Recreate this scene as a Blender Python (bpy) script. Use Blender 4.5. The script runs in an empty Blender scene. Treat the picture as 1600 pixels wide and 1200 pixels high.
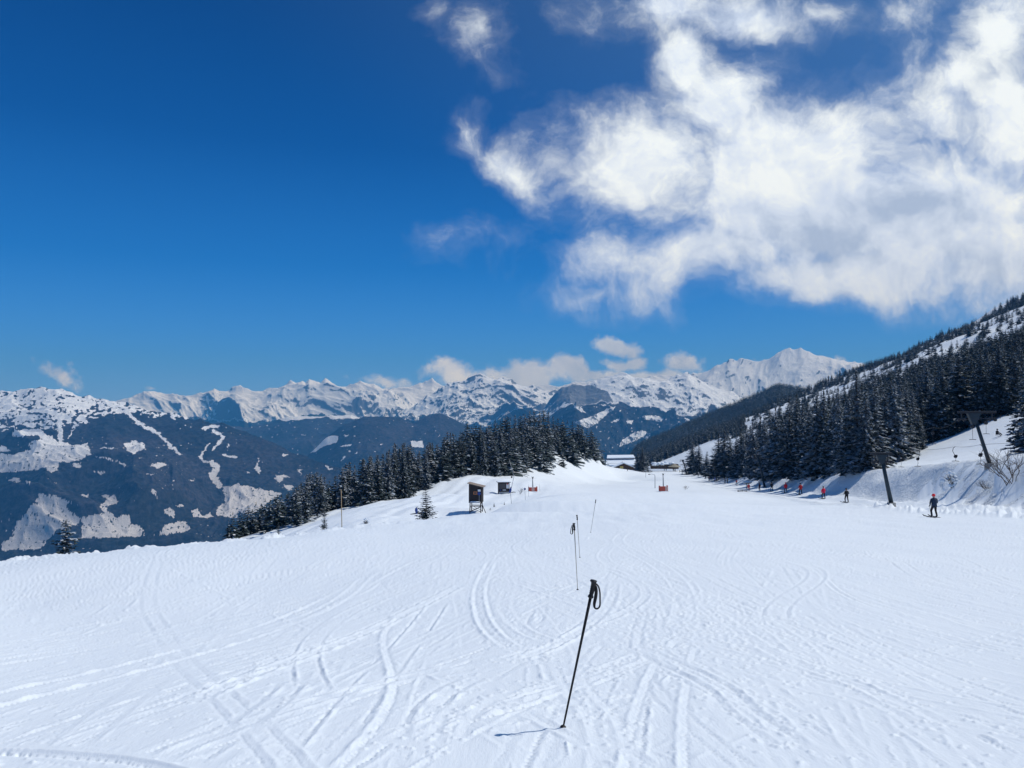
import bpy, bmesh, math, random
import numpy as np
from mathutils import Vector, Matrix
random.seed(7); rng = np.random.default_rng(7)
SC = bpy.context.scene
COL = SC.collection
R = math.radians

# ------------------------------------------------------------------ camera
F = 1209.0                      # focal length in pixels of a 1600 wide frame
PITCH = math.atan(40.0 / F)
cam_d = bpy.data.cameras.new("camera"); cam = bpy.data.objects.new("camera", cam_d); COL.objects.link(cam)
cam.location = (0, 0, 0); cam.rotation_euler = (R(90) + PITCH, 0, 0)
cam_d.sensor_width = 36.0; cam_d.lens = 36.0 * F / 1600.0
cam_d.clip_start = 0.05; cam_d.clip_end = 200000.0
SC.camera = cam

# ------------------------------------------------------------------ exposure
SC.view_settings.view_transform = 'Standard'
SC.view_settings.look = 'None'
SC.view_settings.exposure = 0.0
SC.view_settings.gamma = 1.0
SC.cycles.use_denoising = True
SC.cycles.max_bounces = 6
SC.cycles.volume_bounces = 0
SC.cycles.use_adaptive_sampling = True

# ------------------------------------------------------------------ sun
SUN_EL, SUN_AZ = R(56), R(78)       # azimuth measured from +Y (view direction) towards +X (right)
sun_dir = Vector((math.sin(SUN_AZ) * math.cos(SUN_EL), math.cos(SUN_AZ) * math.cos(SUN_EL), math.sin(SUN_EL)))
sd = bpy.data.lights.new("sun", 'SUN'); sd.energy = 3.2; sd.angle = R(0.5); sd.color = (1.0, 0.975, 0.93)
so = bpy.data.objects.new("sun", sd); COL.objects.link(so)
so.rotation_euler = sun_dir.to_track_quat('Z', 'Y').to_euler(); so.location = (200, 100, 400)

# ------------------------------------------------------------------ world: sky and clouds
def ab(u, v):
    cx = (u - 800) / F; cy = -(v - 600) / F
    y = math.cos(PITCH) - cy * math.sin(PITCH); z = math.sin(PITCH) + cy * math.cos(PITCH)
    return cx / y, z / y

class NT:
    def __init__(s, tree): s.t = tree; s.n = tree.nodes; s.l = tree.links
    def new(s, typ, **kw):
        n = s.n.new(typ)
        for k, v in kw.items(): setattr(n, k, v)
        return n
    def put(s, sock, val):
        if isinstance(val, bpy.types.NodeSocket): s.l.new(val, sock)
        else: sock.default_value = val
    def math(s, op, a, b=0.0, c=None, clamp=False):
        n = s.new('ShaderNodeMath', operation=op); n.use_clamp = clamp
        s.put(n.inputs[0], a); s.put(n.inputs[1], b)
        if c is not None: s.put(n.inputs[2], c)
        return n.outputs[0]
    def sstep(s, x, lo, hi, a=0.0, b=1.0):
        n = s.new('ShaderNodeMapRange', interpolation_type='SMOOTHSTEP')
        s.put(n.inputs['Value'], x); s.put(n.inputs['From Min'], lo); s.put(n.inputs['From Max'], hi)
        s.put(n.inputs['To Min'], a); s.put(n.inputs['To Max'], b)
        return n.outputs['Result']
    def mix(s, f, a, b, blend='MIX'):
        n = s.new('ShaderNodeMix', data_type='RGBA', blend_type=blend)
        s.put(n.inputs['Factor'], f); s.put(n.inputs['A'], a); s.put(n.inputs['B'], b)
        return n.outputs['Result']
    def noise(s, vec, scale, detail=4, rough=0.5, dist=0.0, lac=2.0):
        n = s.new('ShaderNodeTexNoise'); s.put(n.inputs['Vector'], vec)
        n.inputs['Scale'].default_value = scale; n.inputs['Detail'].default_value = detail
        n.inputs['Roughness'].default_value = rough; n.inputs['Distortion'].default_value = dist
        n.inputs['Lacunarity'].default_value = lac
        return n.outputs['Fac']
    def ramp(s, x, stops):
        n = s.new('ShaderNodeValToRGB'); s.put(n.inputs[0], x); e = n.color_ramp.elements
        e[0].position, e[0].color = stops[0]; e[1].position, e[1].color = stops[-1]
        for p, c in stops[1:-1]:
            k = e.new(p); k.color = c
        return n.outputs[0]

world = bpy.data.worlds.new("World"); SC.world = world; world.use_nodes = True
w = NT(world.node_tree); w.n.clear()
out = w.new('ShaderNodeOutputWorld'); bg = w.new('ShaderNodeBackground'); bg.inputs['Strength'].default_value = SKY_STRENGTH = 0.1
sky = w.new('ShaderNodeTexSky', sky_type='NISHITA')
sky.sun_disc = False; sky.sun_elevation = SUN_EL; sky.sun_rotation = SUN_AZ
sky.altitude = 2000; sky.air_density = 1.0; sky.dust_density = 0.0; sky.ozone_density = 2.0
hs = w.new('ShaderNodeHueSaturation'); hs.inputs['Saturation'].default_value = SKY_SAT = 1.35; hs.inputs['Value'].default_value = SKY_VAL = 1.0
sg = w.new('ShaderNodeGamma'); sg.inputs['Gamma'].default_value = 1.45
sv = w.new('ShaderNodeVectorMath', operation='SCALE'); sv.inputs['Scale'].default_value = .62
w.l.new(sky.outputs[0], sg.inputs['Color']); w.l.new(sg.outputs[0], sv.inputs[0]); w.l.new(sv.outputs[0], hs.inputs['Color'])
tc = w.new('ShaderNodeTexCoord')
sep = w.new('ShaderNodeSeparateXYZ'); w.l.new(tc.outputs['Generated'], sep.inputs[0])
ysafe = w.math('MAXIMUM', sep.outputs[1], 0.02)
ca = w.math('DIVIDE', sep.outputs[0], ysafe); cb = w.math('DIVIDE', sep.outputs[2], ysafe)
cmb = w.new('ShaderNodeCombineXYZ'); w.l.new(ca, cmb.inputs[0]); w.l.new(cb, cmb.inputs[1]); P = cmb.outputs[0]
# domain warp so that the cloud outlines curl
nz = w.new('ShaderNodeTexNoise'); w.l.new(P, nz.inputs['Vector']); nz.inputs['Scale'].default_value = 5; nz.inputs['Detail'].default_value = 12; nz.inputs['Roughness'].default_value = .55
vm = w.new('ShaderNodeVectorMath', operation='MULTIPLY_ADD'); w.l.new(nz.outputs['Color'], vm.inputs[0]); vm.inputs[1].default_value = (.15, .13, 0); w.l.new(P, vm.inputs[2])
PW0 = vm.outputs[0]
vm2 = w.new('ShaderNodeVectorMath', operation='SUBTRACT'); w.l.new(PW0, vm2.inputs[0]); vm2.inputs[1].default_value = (.075, .065, 0)
PW = vm2.outputs[0]
BLOBS = [  # u, v, radius u, radius v, rotation, strength
 (1230,285,330,190,8,1.2),(1010,262,210,120,-14,1.0),(1440,340,300,150,0,1.2),(1085,85,70,80,30,.72),(1135,150,120,90,35,.8),(1200,190,140,70,20,.8),(1580,70,100,140,0,.85),(1500,140,130,60,25,.6),
 (1110,395,220,74,10,.85),(1330,425,280,60,3,1.1),(1590,400,150,110,0,1.0),(1450,190,150,110,0,.55),(960,415,90,55,20,.50),
 (815,265,110,36,-28,.50),(745,55,46,80,0,.37),(690,12,22,22,0,.28),(1030,5,130,60,0,.62),(1170,15,130,42,0,.5),(925,465,70,28,0,.42),(730,205,40,36,0,.30),
 (1280,20,90,40,0,.32),(1420,30,100,40,0,.34),(1590,200,120,160,0,.85),(735,385,60,26,0,.22)]
LOW = [(98,566,52,30,-25,.66),(955,528,62,28,-12,.8),(968,562,66,24,0,.8),(1060,560,62,28,-10,.75),(1090,556,30,22,40,.5),
 (800,586,150,42,0,1.0),(862,576,80,32,0,.8),(715,584,70,28,0,.75),(1010,585,170,24,0,.85),(1325,566,60,18,0,.62),(560,590,34,18,0,.44),
 (612,596,70,24,0,.5),(268,607,26,8,0,.5),(900,590,110,26,0,.8),(1180,580,80,20,0,.5)]
def blobset(bl):
    m = None
    for (u, v, ru, rv, rot, st) in bl:
        mp = w.new('ShaderNodeMapping', vector_type='TEXTURE'); w.l.new(PW, mp.inputs['Vector'])
        a, b = ab(u, v); mp.inputs['Location'].default_value = (a, b, 0)
        mp.inputs['Rotation'].default_value = (0, 0, R(rot)); mp.inputs['Scale'].default_value = (ru / F, rv / F, 1)
        ln = w.new('ShaderNodeVectorMath', operation='LENGTH'); w.l.new(mp.outputs[0], ln.inputs[0])
        x = w.math('MULTIPLY_ADD', ln.outputs['Value'], -st, st)
        m = x if m is None else w.math('SMOOTH_MAX', m, x, 0.12)
    return m
mbig = blobset(BLOBS); mlow = blobset(LOW)
f1 = w.noise(PW, 5.5, 15, 0.64, 0.0); f2 = w.noise(P, 26.0, 8, 0.6)
dbig = w.math('ADD', mbig, w.math('MULTIPLY_ADD', f1, 2.1, -1.10))
dlow = w.math('ADD', mlow, w.math('MULTIPLY_ADD', f2, 1.5, -0.93))
alpha = w.math('MAXIMUM', w.math('ADD', w.sstep(dbig, -.02, 0.62, 0.0, .83), w.sstep(dbig, -.28, .35, 0.0, .17)), w.sstep(dlow, 0.0, 0.45))
# light on the cloud: difference of the field towards the sun (up and right)
off = w.new('ShaderNodeVectorMath', operation='ADD'); w.l.new(PW, off.inputs[0]); off.inputs[1].default_value = (.012, .022, 0)
g1 = w.noise(off.outputs[0], 5.5, 15, 0.64, 0.0)
rel = w.math('SUBTRACT', f1, g1)
lf = w.noise(P, 3.2, 3, 0.5)
sh = w.math('ADD', w.math('MULTIPLY_ADD', rel, 3.0, 0.74), w.math('MULTIPLY_ADD', lf, 1.5, -0.78))
a0, b0 = ab(800, 470); a1, b1 = ab(800, 240)
gy_ = w.new('ShaderNodeMapping', vector_type='TEXTURE'); w.l.new(PW, gy_.inputs['Vector']); ga, gb = ab(1330, 345)
gy_.inputs['Location'].default_value = (ga, gb, 0); gy_.inputs['Rotation'].default_value = (0, 0, R(8)); gy_.inputs['Scale'].default_value = (330/F, 75/F, 1)
gl = w.new('ShaderNodeVectorMath', operation='LENGTH'); w.l.new(gy_.outputs[0], gl.inputs[0])
sh = w.math('ADD', sh, w.sstep(gl.outputs['Value'], 0.0, 1.25, -.52, 0.0))
sh = w.math('ADD', sh, w.sstep(cb, b0, b1, -0.20, 0.16), clamp=True)
ccol = w.ramp(sh, [(0.0, (.42, .52, .70, 1)), (0.5, (.66, .76, .92, 1)), (1.0, (.90, .97, 1.0, 1))])
elev = w.math('MULTIPLY_ADD', sep.outputs[2], 1.0, 0.0)
er = w.ramp(elev, [(0.0, (.085, .34, .95, 1)), (.07, (.050, .265, .83, 1)), (.18, (.012, .155, .56, 1)), (.32, (.0015, .074, .32, 1)), (.48, (.001, .040, .19, 1)), (.75, (.003, .045, .18, 1)), (1.0, (.004, .045, .17, 1))])
# the sky pales towards the sun and the cloud on the right
dotn = w.new('ShaderNodeVectorMath', operation='DOT_PRODUCT'); w.l.new(tc.outputs['Generated'], dotn.inputs[0]); dotn.inputs[1].default_value = tuple(sun_dir)
er = w.mix(w.sstep(dotn.outputs['Value'], .25, 1.0, 0.0, .55), er, (.16, .33, .62, 1))
es = w.new('ShaderNodeVectorMath', operation='SCALE'); w.l.new(er, es.inputs[0]); es.inputs['Scale'].default_value = 1.0 / SKY_STRENGTH
skyx = w.mix(.9, hs.outputs[0], es.outputs[0])
skyc = w.new('ShaderNodeVectorMath', operation='SCALE'); w.l.new(skyx, skyc.inputs[0]); skyc.inputs['Scale'].default_value = 1.0
cs = w.new('ShaderNodeVectorMath', operation='SCALE'); w.l.new(ccol, cs.inputs[0]); cs.inputs['Scale'].default_value = 1.10 / SKY_STRENGTH
front = w.sstep(sep.outputs[1], 0.05, 0.3)
w.l.new(w.mix(w.math('MULTIPLY', w.math('MULTIPLY', alpha, 0.97), front), skyc.outputs[0], cs.outputs[0]), bg.inputs['Color'])
w.l.new(bg.outputs[0], out.inputs[0])

# ------------------------------------------------------------------ helpers
def P3(u, v, D):
    a, b = ab(u, v); return Vector((a * D, D, b * D))
def smooth(e0, e1, x):
    t = np.clip((x - e0) / (e1 - e0), 0, 1); return t * t * (3 - 2 * t)
_perm = rng.permutation(512)
_grad = np.stack([np.cos(np.linspace(0, 2*np.pi, 256, endpoint=False)), np.sin(np.linspace(0, 2*np.pi, 256, endpoint=False))], 1)
def perlin(x, y, seed=0):
    xi = np.floor(x).astype(np.int64); yi = np.floor(y).astype(np.int64); xf = x - xi; yf = y - yi
    u = xf*xf*xf*(xf*(xf*6-15)+10); v = yf*yf*yf*(yf*(yf*6-15)+10)
    def g(ix, iy, dx, dy):
        h = _perm[(_perm[(ix + seed*37) & 511] + iy + seed*17) & 511] & 255
        G = _grad[h]; return G[..., 0]*dx + G[..., 1]*dy
    n00 = g(xi, yi, xf, yf); n10 = g(xi+1, yi, xf-1, yf); n01 = g(xi, yi+1, xf, yf-1); n11 = g(xi+1, yi+1, xf-1, yf-1)
    return ((n00*(1-u)+n10*u)*(1-v) + (n01*(1-u)+n11*u)*v) * 1.4
def fbm(x, y, o=5, seed=0, gain=.5):
    s = 0; a = 1; t = 0
    for i in range(o):
        s = s + a*perlin(x*2**i, y*2**i, seed+i); t += a; a *= gain
    return s/t
def ridged(x, y, o=7, seed=0, gain=.5):
    s = 0; a = 1; t = 0; wgt = 1.0
    for i in range(o):
        n = 1 - np.abs(perlin(x*2.03**i, y*2.03**i, seed+i)); n = n*n*n
        s = s + a*n*wgt; wgt = np.clip(n*1.8, 0, 1); t += a; a *= gain
    return s/t

def mesh_obj(name, verts, faces, mats=(), parent=None, midx=None, smooth_=False, loc=None):
    me = bpy.data.meshes.new(name)
    verts = np.asarray(verts, dtype=np.float32)
    if isinstance(faces, np.ndarray):
        k = faces.shape[1]; nf = len(faces)
        me.vertices.add(len(verts)); me.vertices.foreach_set('co', verts.ravel())
        me.loops.add(nf*k); me.loops.foreach_set('vertex_index', faces.astype(np.int32).ravel())
        me.polygons.add(nf); me.polygons.foreach_set('loop_start', np.arange(0, nf*k, k, dtype=np.int32))
        me.polygons.foreach_set('loop_total', np.full(nf, k, dtype=np.int32))
    else:
        me.from_pydata([tuple(map(float, q)) for q in verts], [], [tuple(f) for f in faces])
    if midx is not None: me.polygons.foreach_set('material_index', np.asarray(midx, dtype=np.int32))
    me.update(calc_edges=True); me.validate()
    if smooth_: me.polygons.foreach_set('use_smooth', np.ones(len(me.polygons), dtype=bool))
    for m in mats: me.materials.append(m)
    o = bpy.data.objects.new(name, me); COL.objects.link(o)
    if parent: o.parent = parent
    if loc is not None: o.location = loc
    return o
def grid_faces(nr, nc):
    i = np.arange(nr*nc).reshape(nr, nc)
    return np.stack([i[:-1, :-1], i[:-1, 1:], i[1:, 1:], i[1:, :-1]], -1).reshape(-1, 4)
def setattr_f(o, name, vals):
    at = o.data.attributes.new(name, 'FLOAT', 'POINT'); at.data.foreach_set('value', np.asarray(vals, dtype=np.float32).ravel())
def tag(o, label=None, cat=None, group=None, kind=None):
    if label: o['label'] = label
    if cat: o['category'] = cat
    if group: o['group'] = group
    if kind: o['kind'] = kind
    return o
def mat(name, color, rough=.6, metal=0.0, nscale=0, namt=.15, bump=0, spec=.4):
    m = bpy.data.materials.new(name); m.use_nodes = True; t = NT(m.node_tree); b = m.node_tree.nodes['Principled BSDF']
    b.inputs['Roughness'].default_value = rough; b.inputs['Metallic'].default_value = metal; b.inputs['Specular IOR Level'].default_value = spec
    c = tuple(color) + (1,)
    tco = t.new('ShaderNodeTexCoord')
    n = t.noise(tco.outputs['Object'], nscale or 8, 5, .6)
    lo = tuple(x*(1-namt) for x in color) + (1,); hi = tuple(min(1, x*(1+namt)) for x in color) + (1,)
    t.l.new(t.mix(n, lo, hi), b.inputs['Base Color'])
    if bump:
        bp = t.new('ShaderNodeBump'); bp.inputs['Strength'].default_value = bump; bp.inputs['Distance'].default_value = .02
        t.l.new(n, bp.inputs['Height']); t.l.new(bp.outputs[0], b.inputs['Normal'])
    return m
# ------------------------------------------------------------------ ground shape
def pchip(xs, ys):
    xs = np.array(xs, float); ys = np.array(ys, float); h = np.diff(xs); d = np.diff(ys)/h
    m = np.zeros_like(xs); m[0] = d[0]; m[-1] = d[-1]
    for i in range(1, len(xs)-1):
        if d[i-1]*d[i] > 0: m[i] = 3*(h[i-1]+h[i])/((2*h[i]+h[i-1])/d[i-1] + (h[i]+2*h[i-1])/d[i])
    def f(x):
        x = np.asarray(x, float); k = np.clip(np.searchsorted(xs, x)-1, 0, len(xs)-2); t = (x-xs[k])/h[k]
        lin = t; t = np.clip(t, 0, 1)
        v = (2*t**3-3*t**2+1)*ys[k] + (t**3-2*t**2+t)*h[k]*m[k] + (-2*t**3+3*t**2)*ys[k+1] + (t**3-t**2)*h[k]*m[k+1]
        v = v + np.where(lin < 0, lin*h[k]*m[0], 0) + np.where(lin > 1, (lin-1)*h[k]*m[-1], 0)
        return v
    return f
dropP = pchip([-60, 0, 20, 40, 60, 85, 100, 125, 150, 200, 250, 350, 440, 500, 560, 700, 1000, 3000],
              [-5, 1.8, 3.8, 5.8, 7.8, 10.45, 11.9, 13.85, 16.0, 20.0, 24.0, 31.2, 36.3, 39.2, 44, 70, 160, 900])
def x_toe(D): return 29.5 + .155*np.minimum(D, 500) + .2*np.maximum(D-500, 0)
hbank = pchip([-10, 0, 85, 115, 160, 300, 600], [4.5, 4.5, 4.5, 4.0, 3.2, 1.6, .8])
CT = []    # (u, D, drop below the eye)
def cr(u, v, D): a, b = ab(u, v); CT.append((u, D, -b*D))
for q in [(560,800,88),(560,790,125),(480,816,100),(480,812,118),(400,832,108),(360,836,102),(640,797,92),(640,776,150),(655,797,96),
          (700,746,190),(700,790,100),(700,770,138),(742,799,108),(745,772,150),(780,743,210),(790,770,150),(762,783,128),(850,736,262),(820,745,218),
          (930,716,380),(935,712,400),(900,723,325),(880,729,295),(840,690,330),(780,690,290),(720,700,260),(700,722,240),(640,735,230),(600,758,195),(520,782,165),
          (480,800,135),(801,789,122),(820,781,132),(850,755,190),(800,762,165),(900,700,370),(870,690,370)]: cr(*q)
for q in [(560,55,8.5),(640,60,9.0),(480,50,8.3),(700,68,9.9),(735,74,10.6),(775,90,12.2),(400,45,8.6),(400,75,13.3),(250,35,7.4),(250,52,12.5),(0,30,7.2),(0,45,13),
          (-300,26,8),(-300,45,15),(805,112,14.3),(830,135,15.6)]: CT.append(q)
for u, D in [(740,57),(560,39),(640,45),(700,51),(480,33),(400,29),(250,25.5),(0,21),(-300,17),(780,74),(815,105),(850,120),(850,150),(880,200),(900,250),(920,300),(935,340),(955,400),(1000,500),
             (950,150),(950,250),(960,320),(1000,400),(850,85),(820,60),(760,45),(620,33),(900,100),(1000,100),(1000,200),(1000,300),(-300,8),(0,8),(0,14),(400,8),(400,17),(800,8),(800,20),(800,40),(1200,8),(1200,20),(1200,50),
             (1600,8),(1600,20),(1600,50),(1100,100),(1400,100),(1100,200),(1400,200),(1100,400),(1400,400),(1700,100),(1700,400),(1100,600),(1500,700),(950,560),(2000,100),(2000,500),(1300,1500),(2000,2500),(900,1500),(500,1200),(100,800),(100,200)]:
    CT.append((u, D, float(dropP(D))))
CT = np.array(CT)
def tpc(a, D): return a*2.6, np.log(np.maximum(D, 4.0))*1.5
_cx, _cy = tpc((CT[:, 0]-800)/F, CT[:, 1]); _cv = CT[:, 2] - dropP(CT[:, 1])
def _U(r2): return r2*np.log(r2+1e-9)*.5
_n = len(CT); _K = _U((_cx[:, None]-_cx)**2 + (_cy[:, None]-_cy)**2) + np.eye(_n)*2e-4
_Pm = np.stack([np.ones(_n), _cx, _cy], 1)
_A = np.block([[_K, _Pm], [_Pm.T, np.zeros((3, 3))]]); _w = np.linalg.solve(_A, np.concatenate([_cv, np.zeros(3)]))
def tps(a, D):
    X, Y = tpc(a, D); X = X.ravel(); Y = Y.ravel(); r = _w[-3] + _w[-2]*X + _w[-1]*Y
    for i in range(_n): r = r + _w[i]*_U((X-_cx[i])**2 + (Y-_cy[i])**2)
    return r
FL = np.array([(-150,-60),(-60,10),(-42,26),(-42,60),(-46,105),(-50,130),(-46,190),(-30,240),(0,312),(25,370),(45,425),(75,520),(150,760),(300,1300),(500,2300),(700,3600)], float)
def fall_dist(x, y):
    best = np.full(x.shape, 1e9); sgn = np.ones(x.shape)
    for i in range(len(FL)-1):
        p, q = FL[i], FL[i+1]; d = q-p; L2 = d@d
        t = np.clip(((x-p[0])*d[0]+(y-p[1])*d[1])/L2, 0, 1)
        dx = x-(p[0]+t*d[0]); dy = y-(p[1]+t*d[1]); r = np.hypot(dx, dy)
        cr_ = d[0]*(y-p[1]) - d[1]*(x-p[0])
        m = r < best; best = np.where(m, r, best); sgn = np.where(m, np.sign(cr_), sgn)
    return best*sgn           # positive on the valley side
HS = .41
def height(x, y):
    shp = x.shape; x = np.asarray(x, float).ravel(); y = np.asarray(y, float).ravel()
    D = np.maximum(y, 4.0); a = x/D
    dev = tps(np.clip(a, -1.1, 1.2), D)
    wl = 1 - smooth(.0, 12, x - (12 + .13*y)); near = smooth(3, 8, y)
    dev = dev*wl*near*(1-smooth(560, 700, y))
    z = -dropP(y) - dev
    # gentle rolls across the piste
    z = z - .75*np.exp(-((y-92-.05*x)/7.5)**2)*wl + .35*np.exp(-((y-112)/9)**2)*wl - .30*np.exp(-((y-62+.12*x)/5)**2)*smooth(-15, 5, x)
    z = z + fbm(x/13, y/17, 3, 121)*.28*smooth(14, 40, y) - .5*np.exp(-((y-163)/14)**2)*wl
    s = x - x_toe(np.maximum(y, 0))
    hb = hbank(y)
    rough = fbm(x*.11, y*.09, 4, 5)*1.1
    bank = hb*smooth(0, 1, (s + rough*1.6)/6.5) 
    sp = 5.0*np.logaddexp(0, np.clip((s-15.5)/5.0, -30, 200))
    zz = z + bank + HS*sp
    # far: one long valley flank
    x0 = 218 + .237*(y-500)
    pl = HS*(x-x0)
    n1 = fbm(x/240, y/420, 4, 11)*26*smooth(250, 700, y) + fbm(x/60, y/90, 4, 21)*5*smooth(150, 400, y)*smooth(10, 60, s)
    k = smooth(490, 600, y)
    zz = zz*(1-k) + pl*k + n1*smooth(15, 80, s)
    zz = zz - 105*np.exp(-((y-1560)/260)**2)*smooth(1150, 1350, y)
    zz = zz - .9*np.maximum(y-2500, 0) - .55*np.maximum(x-(.345*y), 0)*smooth(1250, 1700, y)
    fd = fall_dist(x, y)
    fall = .55*10*np.logaddexp(0, np.clip(fd/10, -30, 500)) 
    zz = zz - fall*(1-smooth(350, 560, y)*smooth(-60, 30, x-(.18*y-60)))
    # small relief off the groomed piste
    off = np.clip(smooth(2, 10, s) + smooth(0, 6, -(x + 3 - .14*(y-60)))*smooth(45, 70, y), 0, 1)
    zz = zz + fbm(x/9, y/9, 4, 31)*.35*off*smooth(30, 80, y)
    zz = zz + (fbm(x/1.5, y/1.5, 4, 35)*.34 - .1)*smooth(0, 2.5, s)*(1-smooth(8, 10.5, s))*smooth(30, 60, y)*(1-smooth(180, 260, y))
    # tow track: a shallow trench with rough shoulders
    tr = np.exp(-((s+3.2)/1.6)**2)*.22 ; sh = (np.exp(-((s+.3)/.8)**2) + .8*np.exp(-((s+7.2)/1.0)**2))*(.22+.3*fbm(x*.9, y*.5, 3, 41))
    zz = zz + (sh - tr)*smooth(30, 50, y)*(1-smooth(250, 400, y))
    bw = smooth(0, 8, -(x + 3 - .14*(y-60)))*smooth(62, 80, y)*(1-smooth(200, 260, y))
    zz = zz + bw*(fbm((x-.10*y)/3.2, y/60, 3, 141)*.55)
    zz = np.maximum(zz, -1190 + fbm(x/700, y/700, 3, 51)*20)
    return zz.reshape(shp)
def h1(x, y): return float(height(np.array([x]), np.array([y]))[0])
def hit(u, v, D0=20.0, D1=1400.0, near_first=True):
    """first place from D0 on where the sight line through (u, v) meets the ground"""
    a, b = ab(u, v); D = np.exp(np.linspace(math.log(D0), math.log(D1), 1500))
    g = height(a*D, D) - b*D
    k = np.argmax(g > 0)
    if g[k] <= 0: k = int(np.argmin(np.abs(g/D)))
    d = D[k]; return Vector((a*d, d, float(height(np.array([a*d]), np.array([d]))[0])))

# ------------------------------------------------------------------ snow with ski tracks near the camera
XA, XB, YA, YB, RS = -34.0, 36.0, 2.0, 62.0, .02
NX, NY = int((XB-XA)/RS), int((YB-YA)/RS)
HM = np.zeros((NY, NX), np.float32)
def splat(xs, ys, amp, wid):
    """stamp a groove of gaussian section along sample points, keeping the deepest value"""
    k = int(math.ceil(wid*2.2/RS)); offs = [(i, j) for i in range(-k, k+1) for j in range(-k, k+1) if i*i+j*j <= k*k]
    fi = (xs-XA)/RS; fj = (ys-YA)/RS; ci = np.round(fi).astype(int); cj = np.round(fj).astype(int)
    amp = np.broadcast_to(amp, xs.shape)
    for i, j in offs:
        ii = ci+i; jj = cj+j; ok = (ii >= 0) & (ii < NX) & (jj >= 0) & (jj < NY)
        r2 = ((ii-fi)**2 + (jj-fj)**2)*RS*RS; v = (amp*np.exp(-r2/(wid*wid)))[ok].astype(np.float32)
        if amp[0] < 0: np.minimum.at(HM, (jj[ok], ii[ok]), v)
        else: np.maximum.at(HM, (jj[ok], ii[ok]), v)
def path(pts, step=.03):
    pts = np.array(pts, float); n = len(pts); t = np.arange(n)
    L = np.sum(np.hypot(*np.diff(pts, axis=0).T)); m = max(8, int(L/step)); tt = np.linspace(0, n-1, m)
    # catmull-rom
    k = np.clip(tt.astype(int), 0, n-2); f = (tt-k)[:, None]
    p0 = pts[np.clip(k-1, 0, n-1)]; p1 = pts[k]; p2 = pts[k+1]; p3 = pts[np.clip(k+2, 0, n-1)]
    return .5*((2*p1) + (-p0+p2)*f + (2*p0-5*p1+4*p2-p3)*f*f + (-p0+3*p1-3*p2+p3)*f**3)
def track(pts, depth=.012, wid=.022, berm=.009, gap=.35, pair=True, brk=.3):
    c = path(pts); d = np.gradient(c, axis=0); L = np.hypot(d[:, 0], d[:, 1])+1e-9; nrm = np.stack([-d[:, 1]/L, d[:, 0]/L], 1)
    s = np.arange(len(c))*.03; ph = rng.uniform(0, 99)
    env = np.clip(.85 + 1.0*perlin(s*.35+ph, s*0+.5, 3) - brk*.5, 0.22, 1.2)*np.clip(np.minimum(s, s[-1]-s)/1.0, 0, 1)
    jag = perlin(s*7+ph, s*0+3.3, 9)*.012
    side = rng.choice([-1, 1])
    for o in ([-gap/2, gap/2] if pair else [0]):
        q = c + nrm*(o + jag)[:, None]
        splat(q[:, 0], q[:, 1], -depth*env - 1e-5, wid)
        lump = np.clip(.7 + 1.0*perlin(s*4+ph+o, s*0+7.1, 13), 0, 1.5)
        b = c + nrm*(o + side*(wid*2.0) + jag)[:, None]
        splat(b[:, 0], b[:, 1], berm*env*lump + 1e-5, wid*.9)
for i in range(950):
    x = rng.uniform(-30, 32)*(1 if i % 3 else .35); y0 = rng.uniform(-8, 44)*(1 if i % 3 else .4); L = rng.uniform(9, 38); ang = (.36 if x < -2 else .08 if x < 2 else -.03) + rng.normal(0, .09 if rng.random() < .85 else .5); n = max(4, int(L/2.5))
    pts = []; px, py = x, y0; cur = rng.normal(0, .055)
    for k in range(n): pts.append((px, py)); px += math.sin(ang)*L/n; py += math.cos(ang)*L/n; ang += cur + rng.normal(0, .03)
    track(pts, depth=rng.uniform(.006, .022), wid=rng.uniform(.015, .026), berm=rng.uniform(.004, .018), gap=rng.uniform(.12, .4), pair=rng.random() < .75)
for i in range(70):      # long carved turns
    x = rng.uniform(-22, 26); y0 = rng.uniform(-6, 18); L = rng.uniform(22, 46); A = rng.uniform(.5, 1.5); wl_ = rng.uniform(14, 26); ph = rng.uniform(0, 6.28); sl = (.30 if x < -2 else .0) + rng.normal(0, .08)
    pts = [(x + sl*q + A*math.sin(6.283*q/wl_+ph), y0+q) for q in np.arange(0, L, 1.2)]
    track(pts, depth=rng.uniform(.010, .024), wid=rng.uniform(.016, .028), berm=rng.uniform(.008, .022), gap=rng.uniform(.12, .45), pair=rng.random() < .8, brk=.2)
# turning arcs round the poles, as in the photograph
def gp(u, v): D = 1.8/((v-640)/F-.1); return ((u-800)/F*D, D)
ARC = [[(770,870),(752,905),(760,950),(800,990),(860,1015)], [(1040,960),(1050,935),(1020,905),(950,880),(880,872)], [(1043,950),(1035,990),(980,1025),(900,1060),(800,1095),(700,1125),(620,1160)],
       [(955,900),(948,925),(920,955),(860,990),(790,1015)], [(990,890),(1062,925),(1050,975),(1000,1010),(930,1040),(860,1065),(760,1100)], [(760,890),(800,880),(850,872),(930,870)],
       [(1010,990),(1060,1040),(1130,1080),(1190,1120),(1240,1200)], [(1000,1000),(1110,1060),(1160,1110),(1250,1175)], [(880,1020),(905,1075),(940,1120),(960,1180)], [(1100,930),(1200,1000),(1340,1060),(1500,1150)],
       [(1300,930),(1400,960),(1600,1010)], [(1350,1080),(1420,1120),(1560,1230)], [(660,1160),(665,1110),(700,1070),(750,1040)], [(690,1170),(720,1110),(790,1060)], [(380,1130),(430,1090),(455,1060),(463,1050)],
       [(0,1163),(120,1172),(220,1190),(300,1200)], [(800,905),(790,930),(820,965),(870,985)], [(0,940),(200,912),(400,890),(600,870)], [(0,975),(150,948),(300,925)], [(300,1085),(450,1010),(600,950),(720,900)]]
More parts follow.
